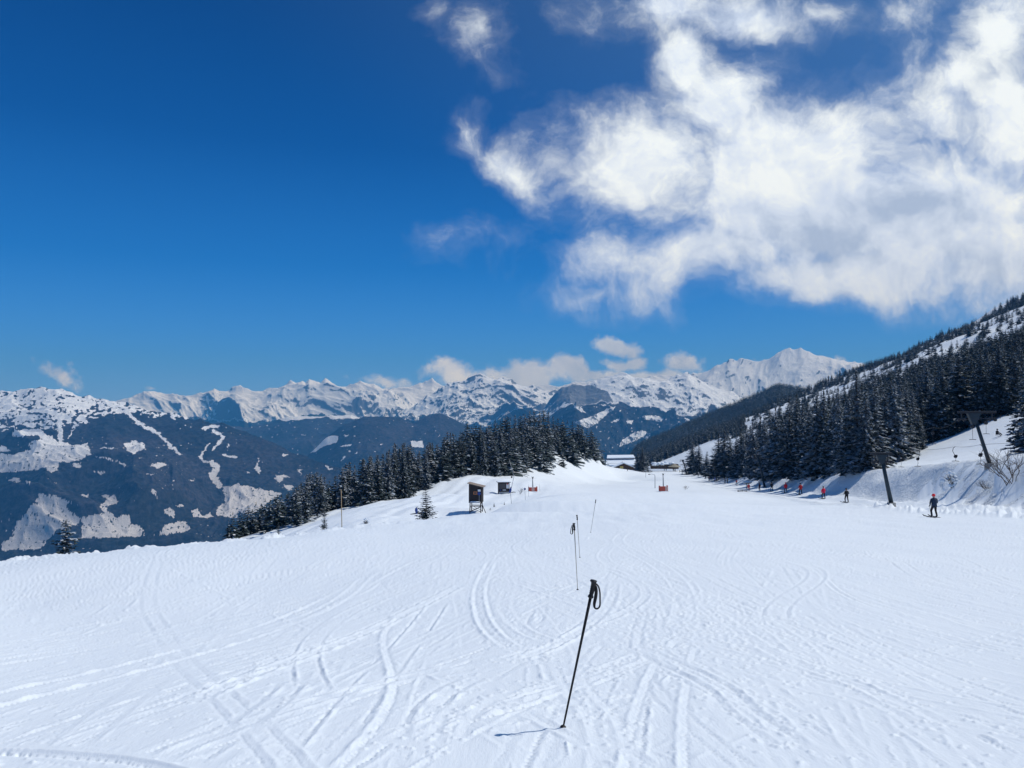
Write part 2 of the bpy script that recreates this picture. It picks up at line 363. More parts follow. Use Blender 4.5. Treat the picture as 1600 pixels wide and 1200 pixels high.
for A_ in ARC:
    pts = [gp(*q) for q in A_]
    track(pts, depth=.020, wid=.026, berm=.020, gap=.22, pair=True, brk=.1)
    c = path(pts, .10)      # loose crumbs pushed out of the turn
    for _ in range(3):
        j = c + rng.normal(0, .14, c.shape); m = rng.random(len(c)) < .5
        splat(j[m, 0], j[m, 1], .015, .018)
cr_ = path([gp(*q) for q in [(-40,1160),(60,1166),(120,1172),(180,1178),(240,1188),(300,1202)]], .02); splat(cr_[:, 0], cr_[:, 1], -.045, .022); splat(cr_[:, 0], cr_[:, 1]+.05, .02, .025)
# skidded patches: bundles of short parallel scratches
for i in range(0):
    cx_, cy_ = rng.uniform(-16, 18), rng.uniform(3.2, 26); ang = rng.normal(0, .45); n = rng.integers(4, 9); L = rng.uniform(.5, 1.6)
    for k in range(n):
        o = (k-n/2)*rng.uniform(.05, .08); t = np.linspace(-L/2, L/2, int(L/.03))+rng.normal(0, .1)
        xs = cx_ + math.cos(ang)*o + math.sin(ang)*t; ys = cy_ - math.sin(ang)*o + math.cos(ang)*t + .15*o
        splat(xs, ys, -rng.uniform(.006, .016), .018)
# scattered crumbs
m = 1500; xs = rng.uniform(-16, 18, m); ys = 3 + rng.random(m)**1.5*26
keep = fbm(xs/2.2, ys/2.2, 3, 61) > .12
splat(xs[keep], ys[keep], .013, .016)
m = 1300; xs = rng.normal(2.9, 1.0, m); ys = rng.normal(11.3, 2.0, m); splat(xs, ys, .016, .018); splat(xs[::2]+.05, ys[::2], -.014, .018)
def tracks(x, y):
    fi = np.clip((x-XA)/RS, 0, NX-1.001); fj = np.clip((y-YA)/RS, 0, NY-1.001); i = fi.astype(int); j = fj.astype(int); f = (fi-i); g = (fj-j)
    v = HM[j, i]*(1-f)*(1-g)+HM[j, i+1]*f*(1-g)+HM[j+1, i]*(1-f)*g+HM[j+1, i+1]*f*g
    e = smooth(XA, XA+3, x)*(1-smooth(XB-3, XB, x))*(1-smooth(YB-12, YB, y))
    return v*e*1.35
def micro(x, y):
    m_ = fbm(x/2.4, y/6.5, 3, 71)*.032 + fbm(x/.5, y/1.3, 3, 75)*.007
    m_ = m_ + np.maximum(fbm(x/.16, y/.45, 3, 81), 0)*.007*smooth(.0, .45, fbm(x/3, y/5, 3, 85))
    s = x - x_toe(y); lum = np.maximum(fbm(x/.55, y/1.2, 4, 131)+.05, 0)
    m_ = m_ + lum*(np.exp(-((s+7.2+.8*fbm(x/9, y/9, 2, 133))/.9)**2)*.75 + np.exp(-((s+.5)/.8)**2)*.6)*smooth(26, 40, y)
    u_ = 800 + x/np.maximum(y, 1)*F; dl = np.interp(u_, [-300, 0, 250, 400, 480, 560, 640, 740], [17, 21, 25.5, 29, 33, 39, 45, 57])
    m_ = m_ + lum*np.exp(-((y-dl+.9)/1.1)**2)*.42*(1-smooth(560, 740, u_))
    far = fbm(x/1.1, y/6.0, 4, 91)*.08*smooth(20, 55, y)
    return m_ + far

def snow_mat(name, bumps=True):
    m = bpy.data.materials.new(name); m.use_nodes = True; t = NT(m.node_tree); b = m.node_tree.nodes['Principled BSDF']
    tc_ = t.new('ShaderNodeTexCoord'); ob = tc_.outputs['Object']
    n = t.noise(ob, .35, 4, .55); t.l.new(t.mix(n, (.76, .825, .87, 1), (.83, .885, .915, 1)), b.inputs['Base Color'])
    b.inputs['Roughness'].default_value = .55; b.inputs['Specular IOR Level'].default_value = .35
    mp = t.new('ShaderNodeMapping'); mp.inputs['Scale'].default_value = (1, .22, 1); t.l.new(ob, mp.inputs['Vector'])
    g = t.noise(mp.outputs[0], 45, 5, .7); g2 = t.noise(mp.outputs[0], 9, 6, .62)
    bp = t.new('ShaderNodeBump'); bp.inputs['Strength'].default_value = .6; bp.inputs['Distance'].default_value = .007; t.l.new(g, bp.inputs['Height'])
    bp2 = t.new('ShaderNodeBump'); bp2.inputs['Strength'].default_value = .5; bp2.inputs['Distance'].default_value = .012; t.l.new(g2, bp2.inputs['Height']); t.l.new(bp.outputs[0], bp2.inputs['Normal'])
    t.l.new(bp2.outputs[0], b.inputs['Normal'])
    return m
M_SNOW = snow_mat('groomed_snow')
vs = np.concatenate([np.arange(1560, 1212, -5.0), np.arange(1212, 785.9, -1.0)])
Ds = 1.8/((vs-640)/F-.1); us = np.arange(-300, 1901, 1.7)
DD, UU = np.meshgrid(Ds, us, indexing='ij'); XX = (UU-800)/F*DD; YY = DD
ZZ = height(XX, YY); edge = smooth(-300, -240, UU)*(1-smooth(1840, 1900, UU))*(1-smooth(70, 75, YY))
ZZ = ZZ + (tracks(XX, YY) + micro(XX, YY))*edge
mesh_obj('ski_piste', np.stack([XX, YY, ZZ], -1).reshape(-1, 3), grid_faces(len(Ds), len(us)), [M_SNOW], smooth_=True)['kind'] = 'structure'

# ------------------------------------------------------------------ the wider slope
def slope_mat():
    m = bpy.data.materials.new('slope_snow'); m.use_nodes = True; t = NT(m.node_tree); b = m.node_tree.nodes['Principled BSDF']
    tc_ = t.new('ShaderNodeTexCoord'); ob = tc_.outputs['Object']; n = t.noise(ob, .02, 5, .6)
    at = t.new('ShaderNodeAttribute'); at.attribute_name = 'forest'
    sn = t.mix(n, (.76, .825, .87, 1), (.83, .885, .915, 1))
    t.l.new(t.mix(at.outputs['Fac'], sn, (.016, .028, .032, 1)), b.inputs['Base Color'])
    b.inputs['Roughness'].default_value = .6; b.inputs['Specular IOR Level'].default_value = .3
    g = t.noise(ob, 1.6, 8, .68); ra = t.new('ShaderNodeAttribute'); ra.attribute_name = 'lumpy'; bp = t.new('ShaderNodeBump'); t.l.new(t.math('MULTIPLY_ADD', ra.outputs['Fac'], .75, .25), bp.inputs['Strength']); bp.inputs['Distance'].default_value = .45
    t.l.new(g, bp.inputs['Height']); t.l.new(bp.outputs[0], b.inputs['Normal'])
    return m
Ds = np.concatenate([[2.2, 3.2], np.exp(np.arange(math.log(4.2), math.log(72), .05)), np.exp(np.arange(math.log(72), math.log(650), .0085)), np.exp(np.arange(math.log(650), math.log(3600), .014)), [3900]])
us = np.arange(-700, 2301, 4.0)
DD, UU = np.meshgrid(Ds, us, indexing='ij'); XX = (UU-800)/F*DD; YY = DD
ZZ = height(XX, YY) - .15*(1-smooth(68, 73, YY)) - .004*smooth(68, 73, YY) + fbm(XX/1.3, YY/6.0, 4, 91)*.05*smooth(55, 75, YY)*(1-smooth(200, 500, YY))
fo = smooth(1150, 1350, YY) * smooth(-30, 30, XX - (.2*YY-300))
fo = np.maximum(fo, smooth(20, 60, fall_dist(XX, YY))*smooth(-.15, .1, fbm(XX/120, YY/120, 4, 101)+.1))
o = mesh_obj('snow_slope', np.stack([XX, YY, ZZ], -1).reshape(-1, 3), grid_faces(len(Ds), len(us)), [slope_mat()], smooth_=True); o['kind'] = 'structure'
setattr_f(o, 'forest', fo)
S_ = XX - x_toe(YY)
setattr_f(o, 'lumpy', smooth(-1, 1.5, S_)*(1-smooth(8, 11, S_)) + .8*np.exp(-((S_+7.2)/1.2)**2) + .35*smooth(40, 60, S_))
gx, gy = np.meshgrid(np.arange(-120, 121, 3.0), np.arange(-60, 3.1, 1.5)); gz = height(gx, gy) - .18
mesh_obj('snow_ground', np.stack([gx, gy, gz], -1).reshape(-1, 3), grid_faces(*gx.shape), [M_SNOW], smooth_=True)['kind'] = 'structure'
# ------------------------------------------------------------------ mountains
def mountain_mat(name):
    m = bpy.data.materials.new(name); m.use_nodes = True; t = NT(m.node_tree); b = m.node_tree.nodes['Principled BSDF']
    tc_ = t.new('ShaderNodeTexCoord'); ob = tc_.outputs['Object']
    s = t.new('ShaderNodeAttribute'); s.attribute_name = 'snow'; r = t.new('ShaderNodeAttribute'); r.attribute_name = 'rock'
    n = t.noise(ob, .018, 10, .72); n2 = t.noise(ob, .035, 6, .75)
    n3 = t.noise(ob, .0016, 4, .6); fc = t.mix(t.sstep(n2, .35, .7), (.003, .008, .011, 1), (.038, .048, .054, 1)); fc = t.mix(t.sstep(n3, .4, .65), fc, t.mix(t.sstep(n2, .3, .7), (.008, .013, .020, 1), (.070, .072, .086, 1)))
    sf = t.math('ADD', s.outputs['Fac'], t.math('MULTIPLY_ADD', n, 1.5, -.75)); sf = t.sstep(sf, .40, .62)
    md = t.new('ShaderNodeAttribute'); md.attribute_name = 'meadow_shade'
    c = t.mix(sf, fc, t.mix(md.outputs['Fac'], (.80, .86, .93, 1), (.56, .56, .57, 1)))  # low meadow snow greyed: cloud shade put into its colour, plus thinner cover
    rf = t.math('ADD', r.outputs['Fac'], t.math('MULTIPLY_ADD', n, 1.2, -.6)); rf = t.sstep(rf, .40, .64)
    c = t.mix(t.math('MULTIPLY', rf, .85), c, (.055, .068, .090, 1))
    t.l.new(c, b.inputs['Base Color']); b.inputs['Roughness'].default_value = .8; b.inputs['Specular IOR Level'].default_value = .1
    bp = t.new('ShaderNodeBump'); bp.inputs['Strength'].default_value = .8; bp.inputs['Distance'].default_value = 10
    t.l.new(n, bp.inputs['Height']); t.l.new(bp.outputs[0], b.inputs['Normal'])
    return m
M_MT = mountain_mat('alpine_rock_snow_forest')
def inpoly(px, py, poly):
    poly = np.array(poly, float); n = len(poly); ins = np.zeros(px.shape, bool); j = n-1
    for i in range(n):
        xi, yi = poly[i]; xj, yj = poly[j]
        if yi != yj:
            c = ((yi > py) != (yj > py)) & (px < (xj-xi)*(py-yi)/(yj-yi)+xi); ins ^= c
        j = i
    return ins
def nearline(px, py, pl, wd):
    best = np.full(px.shape, 1e9)
    for (x0, y0), (x1, y1) in zip(pl[:-1], pl[1:]):
        dx, dy = x1-x0, y1-y0; t = np.clip(((px-x0)*dx+(py-y0)*dy)/(dx*dx+dy*dy), 0, 1); best = np.minimum(best, np.hypot(px-x0-t*dx, py-y0-t*dy))
    return best < wd
def mountain(name, ridge, Dr, Df, foot, amp, scale, seed, cover, ures=2.0, nrow=220, p=1.0, back=.18, jag=1.0, stretch=1.0, streak=None, gain=.52):
    ridge = np.array(ridge, float); us = np.arange(ridge[0, 0], ridge[-1, 0]+.1, ures)
    rf = np.interp(us, ridge[:, 0], ridge[:, 1])
    Dr_ = np.interp(us, [q[0] for q in Dr], [q[1] for q in Dr]); Df_ = np.interp(us, [q[0] for q in Df], [q[1] for q in Df])
    t = np.concatenate([np.linspace(0, 1, nrow)**.85, 1+np.linspace(.02, back, 14)])
    T, U = np.meshgrid(t, us, indexing='ij'); D = Df_[None]+(Dr_-Df_)[None]*T; X = (U-800)/F*D
    zr = np.array([ab(u, v)[1] for u, v in zip(us, rf)])*Dr_
    Tc = np.clip(T, 0, 1)
    ks = np.arange(-60, 61)*ures; kw = np.exp(-(ks/34.0)**2); kw /= kw.sum()
    zs = np.convolve(np.pad(zr, 60, mode='edge'), kw, 'valid')
    Z = foot+(zs[None]-foot)*Tc**p + (zr-zs)[None]*Tc**7
    wx = X/scale; wy = D/scale*stretch
    if streak is not None: sx, sy = streak; wx = (X*sx + D*sy)/scale; wy = (-X*sy + D*sx)/scale*.35
    w1 = fbm(wx*.8, wy*.8, 3, seed+5)*.5
    N = ridged(wx+w1, wy-w1, 8, seed, gain)
    env = np.sin(np.pi*np.clip(Tc, 0, 1)**.8)**1.0
    Z = Z + amp*(N-.35)*env + amp*.10*(ridged(wx*5, wy*5, 4, seed+9)-.4)*(1-env)*jag*(Tc > .6)
    Z = Z - np.maximum(T-1, 0)*(Dr_-Df_)[None]*.75
    # cover
    dzx = np.gradient(Z, axis=1)/np.maximum(np.gradient(X, axis=1), 1e-3); dzt = np.gradient(Z, axis=0)/np.gradient(D, axis=0)
    slope = np.hypot(dzx, dzt); V = 640 - Z/D*F
    snow, rock = cover(U, V, X, D, Z, slope)
    o = mesh_obj(name, np.stack([X, D, Z], -1).reshape(-1, 3), grid_faces(len(t), len(us)), [M_MT], smooth_=True); o['kind'] = 'structure'
    setattr_f(o, 'snow', snow); setattr_f(o, 'rock', rock)
    setattr_f(o, 'meadow_shade', smooth(650, 760, V)*(D < 8000) if cover is cover_A else np.zeros_like(snow))
    return o
def wob(X, D, sc, amp, seed): return fbm(X/sc, D/sc, 4, seed)*amp

# --- left massif with forest, pistes and meadows
def ca_(x, y): return (x/3.75, y/3.75+560)
def cb_(x, y): return (x*.2125+340, y*.2125+640)
APOLY = [[ca_(*q) for q in pl] for pl in [
 [(190,480),(300,470),(420,505),(520,500),(545,560),(460,600),(350,610),(350,660),(270,640),(160,660),(0,670),(0,560),(100,560),(180,530)],
 [(250,790),(330,800),(430,840),(400,870),(480,930),(470,970),(350,1000),(250,1110),(30,1120),(30,1080),(100,1030),(100,990),(190,870)],
 [(490,930),(620,900),(600,860),(640,820),(590,795),(690,800),(700,845),(640,860),(640,890),(700,930),(730,905),(780,920),(770,950),(820,970),(850,1000),(840,1040),(500,1050)],
 [(1310,750),(1400,740),(1500,755),(1660,790),(1500,900),(1450,910),(1380,880),(1330,840)],[(735,500),(780,480),(860,500),(850,530),(780,560),(735,520)],[(890,630),(930,608),(990,622),(930,645)],
 [(970,880),(1010,875),(1040,910),(1020,930),(975,900)],[(970,970),(1090,945),(1130,990),(1100,1010),(950,1030)],[(1130,890),(1170,880),(1200,920),(1240,900),(1260,930),(1150,925)],
 [(1270,880),(1330,840),(1400,880),(1400,930),(1280,920)],[(550,655),(630,660),(610,685)],[(55,700),(130,700),(125,720),(60,720)],[(270,625),(350,650),(300,665)],[(160,715),(200,720),(180,740)],[(0,515),(45,515),(60,540),(0,555)],
 [(440,610),(480,615),(480,640),(430,630)],[(490,795),(530,790),(530,810),(490,810)],[(865,672),(930,675),(870,682)],[(900,760),(925,770),(930,820),(905,790)],[(1040,855),(1100,860),(1050,872)],[(1110,705),(1150,712),(1120,720)],
 [(1315,560),(1395,570),(1380,585),(1320,575)],[(640,520),(690,525),(650,532)],[(120,160),(130,160),(130,170)]]]
APOLY += [[cb_(*q) for q in pl] for pl in [
 [(50,560),(150,545),(280,570),(390,620),(400,650),(330,700),(240,760),(160,700),(70,650)],[(270,430),(320,350),(300,400),(330,440),(310,475)],[(420,500),(470,475),(530,490),(490,505),(470,540)],
 [(490,550),(570,555),(540,600),(510,590)],[(50,325),(150,340),(140,355),(60,340)],[(480,310),(520,330),(490,345)],[(790,405),(860,445),(820,440)],[(600,440),(630,440),(615,480)],[(215,455),(245,460),(235,472)],[(75,245),(95,255),(75,300)]]]
ALINE = [([ca_(*q) for q in [(740,310),(830,390),(900,420),(960,465),(1000,510),(1055,558)]], 2.4), ([ca_(*q) for q in [(1200,412),(1230,396),(1280,400)]], 2.4),
 ([ca_(*q) for q in [(1250,425),(1290,440),(1312,470),(1280,500),(1258,530)]], 2.6), ([ca_(*q) for q in [(1235,495),(1205,535),(1180,572),(1195,602),(1250,612)]], 1.5), ([ca_(*q) for q in [(1250,612),(1280,640),(1250,685),(1290,740)]], 5.0),
 ([ca_(*q) for q in [(560,572),(660,590),(740,625)]], .9), ([ca_(*q) for q in [(405,470),(440,400)]], .9), ([ca_(*q) for q in [(650,520),(600,525)]], .8), ([ca_(*q) for q in [(240,300),(350,330),(360,480)]], 4), ([ca_(*q) for q in [(100,440),(230,430),(320,500)]], 5)]
def cover_A(U, V, X, D, Z, slope):
    wu = U + fbm(U/9, V/6, 5, 201, .6)*7.0; wv = V + fbm(U/9, V/6, 5, 205, .6)*4.5
    tl = np.interp(U, [0, 100, 130, 150, 197, 240, 270, 330, 600], [672, 668, 664, 650, 645, 650, 653, 655, 600])
    n = fbm(U/14, V/7, 5, 211)
    sp = fbm(U/7, V/4, 4, 217)
    up = smooth(-4, 6, tl - V + n*16)
    spots = smooth(.03, .20, sp*.8 + fbm(U/28, V/13, 3, 219)*.55 + .16*smooth(612, 668, V) - .06) * .9
    snow = up*(1-spots)
    fine = fbm(U/3.5, V/2.2, 3, 221)
    for pl in APOLY: snow = np.maximum(snow, inpoly(wu, wv, pl)*(1-.9*smooth(.10, .32, fine*.7+sp*.5)*smooth(-.25, .0, fbm(U/20, V/12, 2, 233)))*(.80+.2*smooth(-.2, .1, fine)))
    for pl, wd in ALINE: snow = np.maximum(snow, nearline(wu, wv, pl, wd+fine*.6))
    fl = smooth(.34, .46, fbm(U/5.5, V/3.2, 4, 227)) * smooth(-.1, .2, fbm(U/60, V/30, 2, 229))
    snow = np.maximum(snow, fl)
    rock = smooth(.25, .5, sp)*.3*up
    return snow, rock
mountain('forested_massif', [(-420,640),(-200,628),(-80,618),(0,613),(12,611),(30,612),(48,608),(70,606.5),(88,608),(100,611),(118,616),(135,620),(150,622),(165,622),(185,630),(210,634),(240,640),(270,648),(300,655),(330,660),(350,664),(385,675),(410,684),(440,699),(470,711),(500,722),(530,733),(570,752),(620,785)],
  [(-420,6200),(0,6400),(300,6000),(620,5400)], [(-420,3300),(300,3500),(620,4200)], -1180, 400, 1500, 300, cover_A, ures=.9, nrow=420, p=.92, gain=.46)

# --- forested ridge in the middle distance
BP = [[cb_(*q) for q in pl] for pl in [[(655,322),(700,255),(790,205),(850,188),(892,200),(880,240),(780,270),(720,310)],[(930,185),(968,188),(940,202)],[(905,270),(990,248),(980,268)],[(905,380),(930,342),(948,350)],[(1010,325),(1030,310),(1035,322)],[(1195,255),(1215,250),(1200,262)],[(960,300),(990,300),(975,312)]]] + [[(642,689),(660,689),(662,699),(644,698)]]
def cover_B(U, V, X, D, Z, slope):
    wu = U + fbm(U/6, V/4, 3, 241)*2.0; wv = V + fbm(U/6, V/4, 3, 245)*1.5
    snow = smooth(.40, .5, fbm(U/6, V/3.5, 4, 251)) * .9
    for pl in BP: snow = np.maximum(snow, inpoly(wu, wv, pl))
    return snow, snow*0
mountain('forested_ridge', [(330,800),(400,770),(440,745),(470,722),(495,700),(512,682),(540,663),(570,651),(600,650),(625,651),(645,661),(665,652),(687,646),(706,654),(725,663),(760,676),(800,690),(860,720),(900,745)],
  [(330,7400),(900,8000)], [(330,5600),(900,5800)], -1150, 200, 1500, 320, cover_B, ures=1.5, nrow=200)
def cover_high(tree, ramp, seed, rockamt=1.0, thr=.95, forest_n=14):
    def f(U, V, X, D, Z, slope):
        n = fbm(X/900, D/900, 5, seed); tl = np.interp(U, [q[0] for q in tree], [q[1] for q in tree])
        sn = smooth(-ramp, ramp, tl - V + n*forest_n + fbm(X/260, D/260, 4, seed+3)*8)
        rk = smooth(thr, thr+.55, slope + n*.35)*rockamt*sn
        fl = smooth(.36, .46, fbm(U/5, V/3, 4, seed+7))*.9
        return np.maximum(sn, fl), rk
    return f
# --- second forest ridge under the far range
mountain('valley_side', [(250,700),(300,668),(340,660),(380,668),(420,662),(455,650),(500,652),(540,648),(580,655),(640,668),(700,690),(760,720)],
  [(250,9500),(760,9500)], [(250,7600),(760,7600)], -1100, 300, 1400, 340, cover_high([(250,655),(760,655)], 4, 345), ures=1.6, nrow=160)
mountain('snowy_range', [(60,640),(120,632),(180,626),(205,620),(225,611),(240,613),(262,616),(280,619),(300,616),(322,611),(335,605),(342,609),(358,610),(368,604),(378,603),(392,609),(410,611),(425,608),(440,603),(452,597),(462,599),(472,593),(477,597),(483,590),(492,595),(500,599),(508,593),(519,601),(540,606),(556,598),(563,596),(575,601),(600,607),(625,608),(645,604),(660,599),(675,594),(690,602),(720,606),(760,604),(820,606),(870,603),(920,596),(960,588),(1000,590),(1060,586),(1120,590),(1180,600)],
  [(60,14000),(1180,14000)], [(60,9300),(1180,9300)], -900, 850, 2000, 360, cover_high([(60,650),(300,655),(400,660),(480,655),(560,650),(650,655),(1180,655)], 5, 365, .75, .85), ures=1.1, nrow=300, p=1.0, streak=(.78, .62))
mountain('snowy_massif', [(590,668),(612,657),(630,645),(650,630),(672,618),(690,608),(702,601),(715,599),(728,596),(738,590),(750,586),(756,587),(768,594),(780,592),(791,590),(803,597),(830,604),(870,612),(930,620),(990,640)],
  [(590,10800),(990,10800)], [(590,7900),(990,7900)], -900, 760, 1500, 380, cover_high([(590,656),(640,658),(690,650),(725,664),(760,660),(800,640),(860,640),(990,650)], 4, 385, .75, .75), ures=1.0, nrow=260)
def cover_peak(U, V, X, D, Z, slope):
    n = fbm(X/900, D/900, 5, 401)
    return np.ones_like(U), smooth(.95, 1.5, slope+n*.4)*.75
mountain('high_snow_peak', [(1040,610),(1075,592),(1100,580),(1108,577),(1118,572),(1130,566),(1143,561.5),(1152,565),(1165,563),(1176,566),(1186,563),(1200,559),(1212,553),(1222,549),(1236,547),(1246,544),(1253,541),(1262,545),(1275,551),(1288,556),(1310,561),(1340,568),(1400,580),(1500,610),(1640,640)],
  [(1040,11500),(1640,11500)], [(1040,8800),(1640,8800)], -600, 1150, 2200, 400, cover_peak, ures=1.1, nrow=260, streak=(.8, -.55))
CP = [[(1100,702),(1080,702)]]
def c4(x, y): return (x*.175+920, y*.175+660)
def c2(x, y): return (x*.35+780, y*.35+520)
CPL = [[c4(*q) for q in [(270,220),(290,160),(340,130),(400,90),(480,70),(550,100),(520,150),(470,130),(400,170),(330,190)]], [c2(*q) for q in [(640,370),(700,368),(735,385),(720,398),(650,385)]], [c2(*q) for q in [(495,400),(545,375),(530,395)]], [c2(*q) for q in [(560,395),(600,390),(590,408)]],
       [c2(*q) for q in [(330,400),(420,370),(480,340),(520,330),(440,400),(400,425)]]]
def cover_C3(U, V, X, D, Z, slope):
    n = fbm(X/700, D/700, 5, 421); n2 = fbm(X/220, D/220, 4, 423)
    tl = np.interp(U, [840, 880, 920, 960, 1000, 1040, 1080, 1120, 1200, 1260], [640, 640, 640, 640, 640, 648, 655, 640, 640, 640])
    sn = smooth(-6, 6, tl - V + n*34 + n2*14)
    wu = U + fbm(U/6, V/4, 3, 425)*2.5; wv = V + fbm(U/6, V/4, 3, 427)*1.8
    for pl in CPL: sn = np.maximum(sn, inpoly(wu, wv, pl)*1.0)
    sn = np.maximum(sn, smooth(.34, .44, fbm(U/6, V/3.5, 4, 429)))
    cliff = inpoly(wu, wv, [(862,622),(876,603),(899,598),(930,604),(950,612),(958,628),(940,634),(910,636),(880,628),(868,632)])*.75
    rk = np.maximum(smooth(.75, 1.3, slope+n*.4)*.7, cliff)
    return sn, rk*sn
mountain('rocky_mountain', [(780,690),(820,660),(845,642),(862,622),(870,610),(878,603),(899,598.5),(915,602),(925,596),(945,588),(968,583),(978,585),(992,590),(1012,588),(1030,593),(1046,591),(1062,586),(1075,584),(1090,592),(1110,602),(1140,612),(1180,632),(1240,655),(1330,690)],
  [(780,8800),(1330,9000)], [(780,5600),(1330,5600)], -1100, 580, 1450, 420, cover_C3, ures=1.0, nrow=300)
# --- valley floor
gx, gy = np.meshgrid(np.linspace(-14800, 14800, 61), np.linspace(-2900, 15300, 61))
o = mesh_obj('valley_floor', np.stack([gx, gy, np.full_like(gx, -1205.0)], -1).reshape(-1, 3), grid_faces(61, 61), [M_MT]); o['kind'] = 'structure'
setattr_f(o, 'meadow_shade', np.ones(gx.size)); setattr_f(o, 'snow', np.full(gx.size, .5)); setattr_f(o, 'rock', np.zeros(gx.size))

# ------------------------------------------------------------------ the air
hx0, hx1, hy0, hy1, hz0, hz1 = -15000, 15000, -3000, 15500, -1206.0, 1010.0
hv = [(x, y, z) for z in (hz0, hz1) for y in (hy0, hy1) for x in (hx0, hx1)]
hz = mesh_obj('haze', hv, [(0,2,3,1),(4,5,7,6),(0,1,5,4),(2,6,7,3),(0,4,6,2),(1,3,7,5)])
mh = bpy.data.materials.new('mountain_air'); mh.use_nodes = True; t = NT(mh.node_tree); t.n.clear()
mo = t.new('ShaderNodeOutputMaterial'); pv = t.new('ShaderNodeVolumePrincipled')
pv.inputs['Color'].default_value = (.09, .44, 1.0, 1); pv.inputs['Density'].default_value = HAZE = 8.0e-5; pv.inputs['Density Attribute'].default_value = ''
pv.inputs['Absorption Color'].default_value = (.45, .45, .45, 1); pv.inputs['Anisotropy'].default_value = 0.0
t.l.new(pv.outputs[0], mo.inputs['Volume']); mh.cycles.homogeneous_volume = True
hz.data.materials.append(mh); hz['kind'] = 'stuff'; hz['label'] = 'thin blue mountain air over the valley and the ranges'; hz['category'] = 'haze'
# ------------------------------------------------------------------ conifers
def needle_mat(name, c0, c1):
    m = bpy.data.materials.new(name); m.use_nodes = True; t = NT(m.node_tree); b = m.node_tree.nodes['Principled BSDF']
    tc_ = t.new('ShaderNodeTexCoord'); ge = t.new('ShaderNodeNewGeometry'); oi = t.new('ShaderNodeObjectInfo')
    n = t.noise(ge.outputs['Position'], .9, 4, .7)
    f = t.math('ADD', t.math('MULTIPLY', n, .75), t.math('MULTIPLY', oi.outputs['Random'], .4), clamp=True)
    t.l.new(t.mix(f, c0 + (1,), c1 + (1,)), b.inputs['Base Color']); b.inputs['Roughness'].default_value = .75; b.inputs['Specular IOR Level'].default_value = .2
    return m
M_NEED = needle_mat('spruce_needles', (.013, .026, .032), (.060, .085, .085))
M_FROST = needle_mat('frosted_needles', (.16, .20, .23), (.46, .52, .58))
M_TSNOW = mat('branch_snow', (.80, .84, .90), .6, nscale=3, namt=.06)
M_BARK = mat('bark', (.075, .060, .050), .9, nscale=6, namt=.5)
M_TWIG = mat('bare_twigs', (.10, .075, .06), .9, nscale=6, namt=.4)

def crown_arrays(seed, whorls=26, nb=8, seg=5, width=.17, power=.8, base=.07, snow=.35, frost=.35, droop=.35, irregular=.2, spray=1.0):
    r = np.random.default_rng(seed); V = []; MI = []
    for k in range(whorls):
        z = base + (1-base)*(k/(whorls-1))**.93
        if z > .985: z = .985
        rad = width*((1-z)**power) * (.72+.28*min(1, (z-base)/.12+.3)) + .006
        rad *= 1 + irregular*r.normal()*.5
        az0 = r.uniform(0, 6.28); n = max(4, int(nb*(.55+.6*(1-z)))); 
        for j in range(n):
            if r.random() < .07: continue
            az = az0 + 6.283*j/n + r.normal(0, .22); L = rad*r.uniform(.72, 1.18); d = np.array([math.cos(az), math.sin(az), 0]); s_ = np.array([-d[1], d[0], 0])
            zz0 = z + r.normal(0, .006); hasnow = r.random() < snow*1.5
            for q in range(seg):
                f = (q+.6)/seg; c = d*L*f + np.array([0, 0, zz0 - droop*L*f + .16*L*f*f*f])
                w_ = (.36*L*(1-.55*f) + .010)*spray; l_ = L/seg*.95; hang = np.array([0, 0, -1])
                for e in (0, 1):
                    tilt = r.uniform(-.5, .5); yaw = r.normal(0, .35); dd = d*math.cos(yaw)+s_*math.sin(yaw); ss = s_*math.cos(yaw)-d*math.sin(yaw)
                    side = ss*math.cos(tilt)+hang*math.sin(tilt)*(1 if e else -1); o_ = r.normal(0, .10*w_, 3)
                    a_ = c - dd*l_*.5 + o_; b_ = c + dd*l_*.75 + hang*(.25*l_) + o_
                    V += [a_ - side*w_*.35, b_ - side*w_*.18 + hang*w_*.35*r.random(), b_ + side*w_*.18 + hang*w_*.1, a_ + side*w_*.5 + hang*w_*.45*r.random()]
                    MI.append(1 if r.random() < frost else 0)
                if hasnow and r.random() < .62:
                    a_ = c - d*l_*.45 + np.array([0, 0, w_*.16]); b_ = c + d*l_*.6 + np.array([0, 0, w_*.10]); u_ = r.uniform(.12, .34)
                    V += [a_ - s_*w_*u_, b_ - s_*w_*u_*.6, b_ + s_*w_*u_*.6, a_ + s_*w_*u_]; MI.append(2)
    for e in range(6):       # leader
        az = e*1.05; d = np.array([math.cos(az), math.sin(az), 0])*.009
        V += [np.array([0, 0, 1.0]), d+[0, 0, .955], d*.4+[0, 0, .93], -d*.5+[0, 0, .95]]; MI.append(0)
    return np.array(V), np.array(MI)
def tree_mesh(nm, seed, **kw):
    V, MI = crown_arrays(seed, **kw); Fc = np.arange(len(V)).reshape(-1, 4)
    o = mesh_obj('crown', V, Fc, [M_NEED, M_FROST, M_TSNOW], midx=MI); me = o.data; bpy.data.objects.remove(o); me.name = nm + '_crown'
    n = 7; tv = []; tf = []
    for i, (z, r_) in enumerate([(-.05, .017), (.05, .014), (.4, .009), (.97, .002)]):
        for j in range(n): tv.append((r_*math.cos(6.283*j/n), r_*math.sin(6.283*j/n), z))
    for i in range(3):
        for j in range(n): tf.append((i*n+j, i*n+(j+1) % n, (i+1)*n+(j+1) % n, (i+1)*n+j))
    o = mesh_obj('trunk', tv, tf, [M_BARK], smooth_=True); mt = o.data; bpy.data.objects.remove(o); mt.name = nm + '_trunk'
    return me, mt
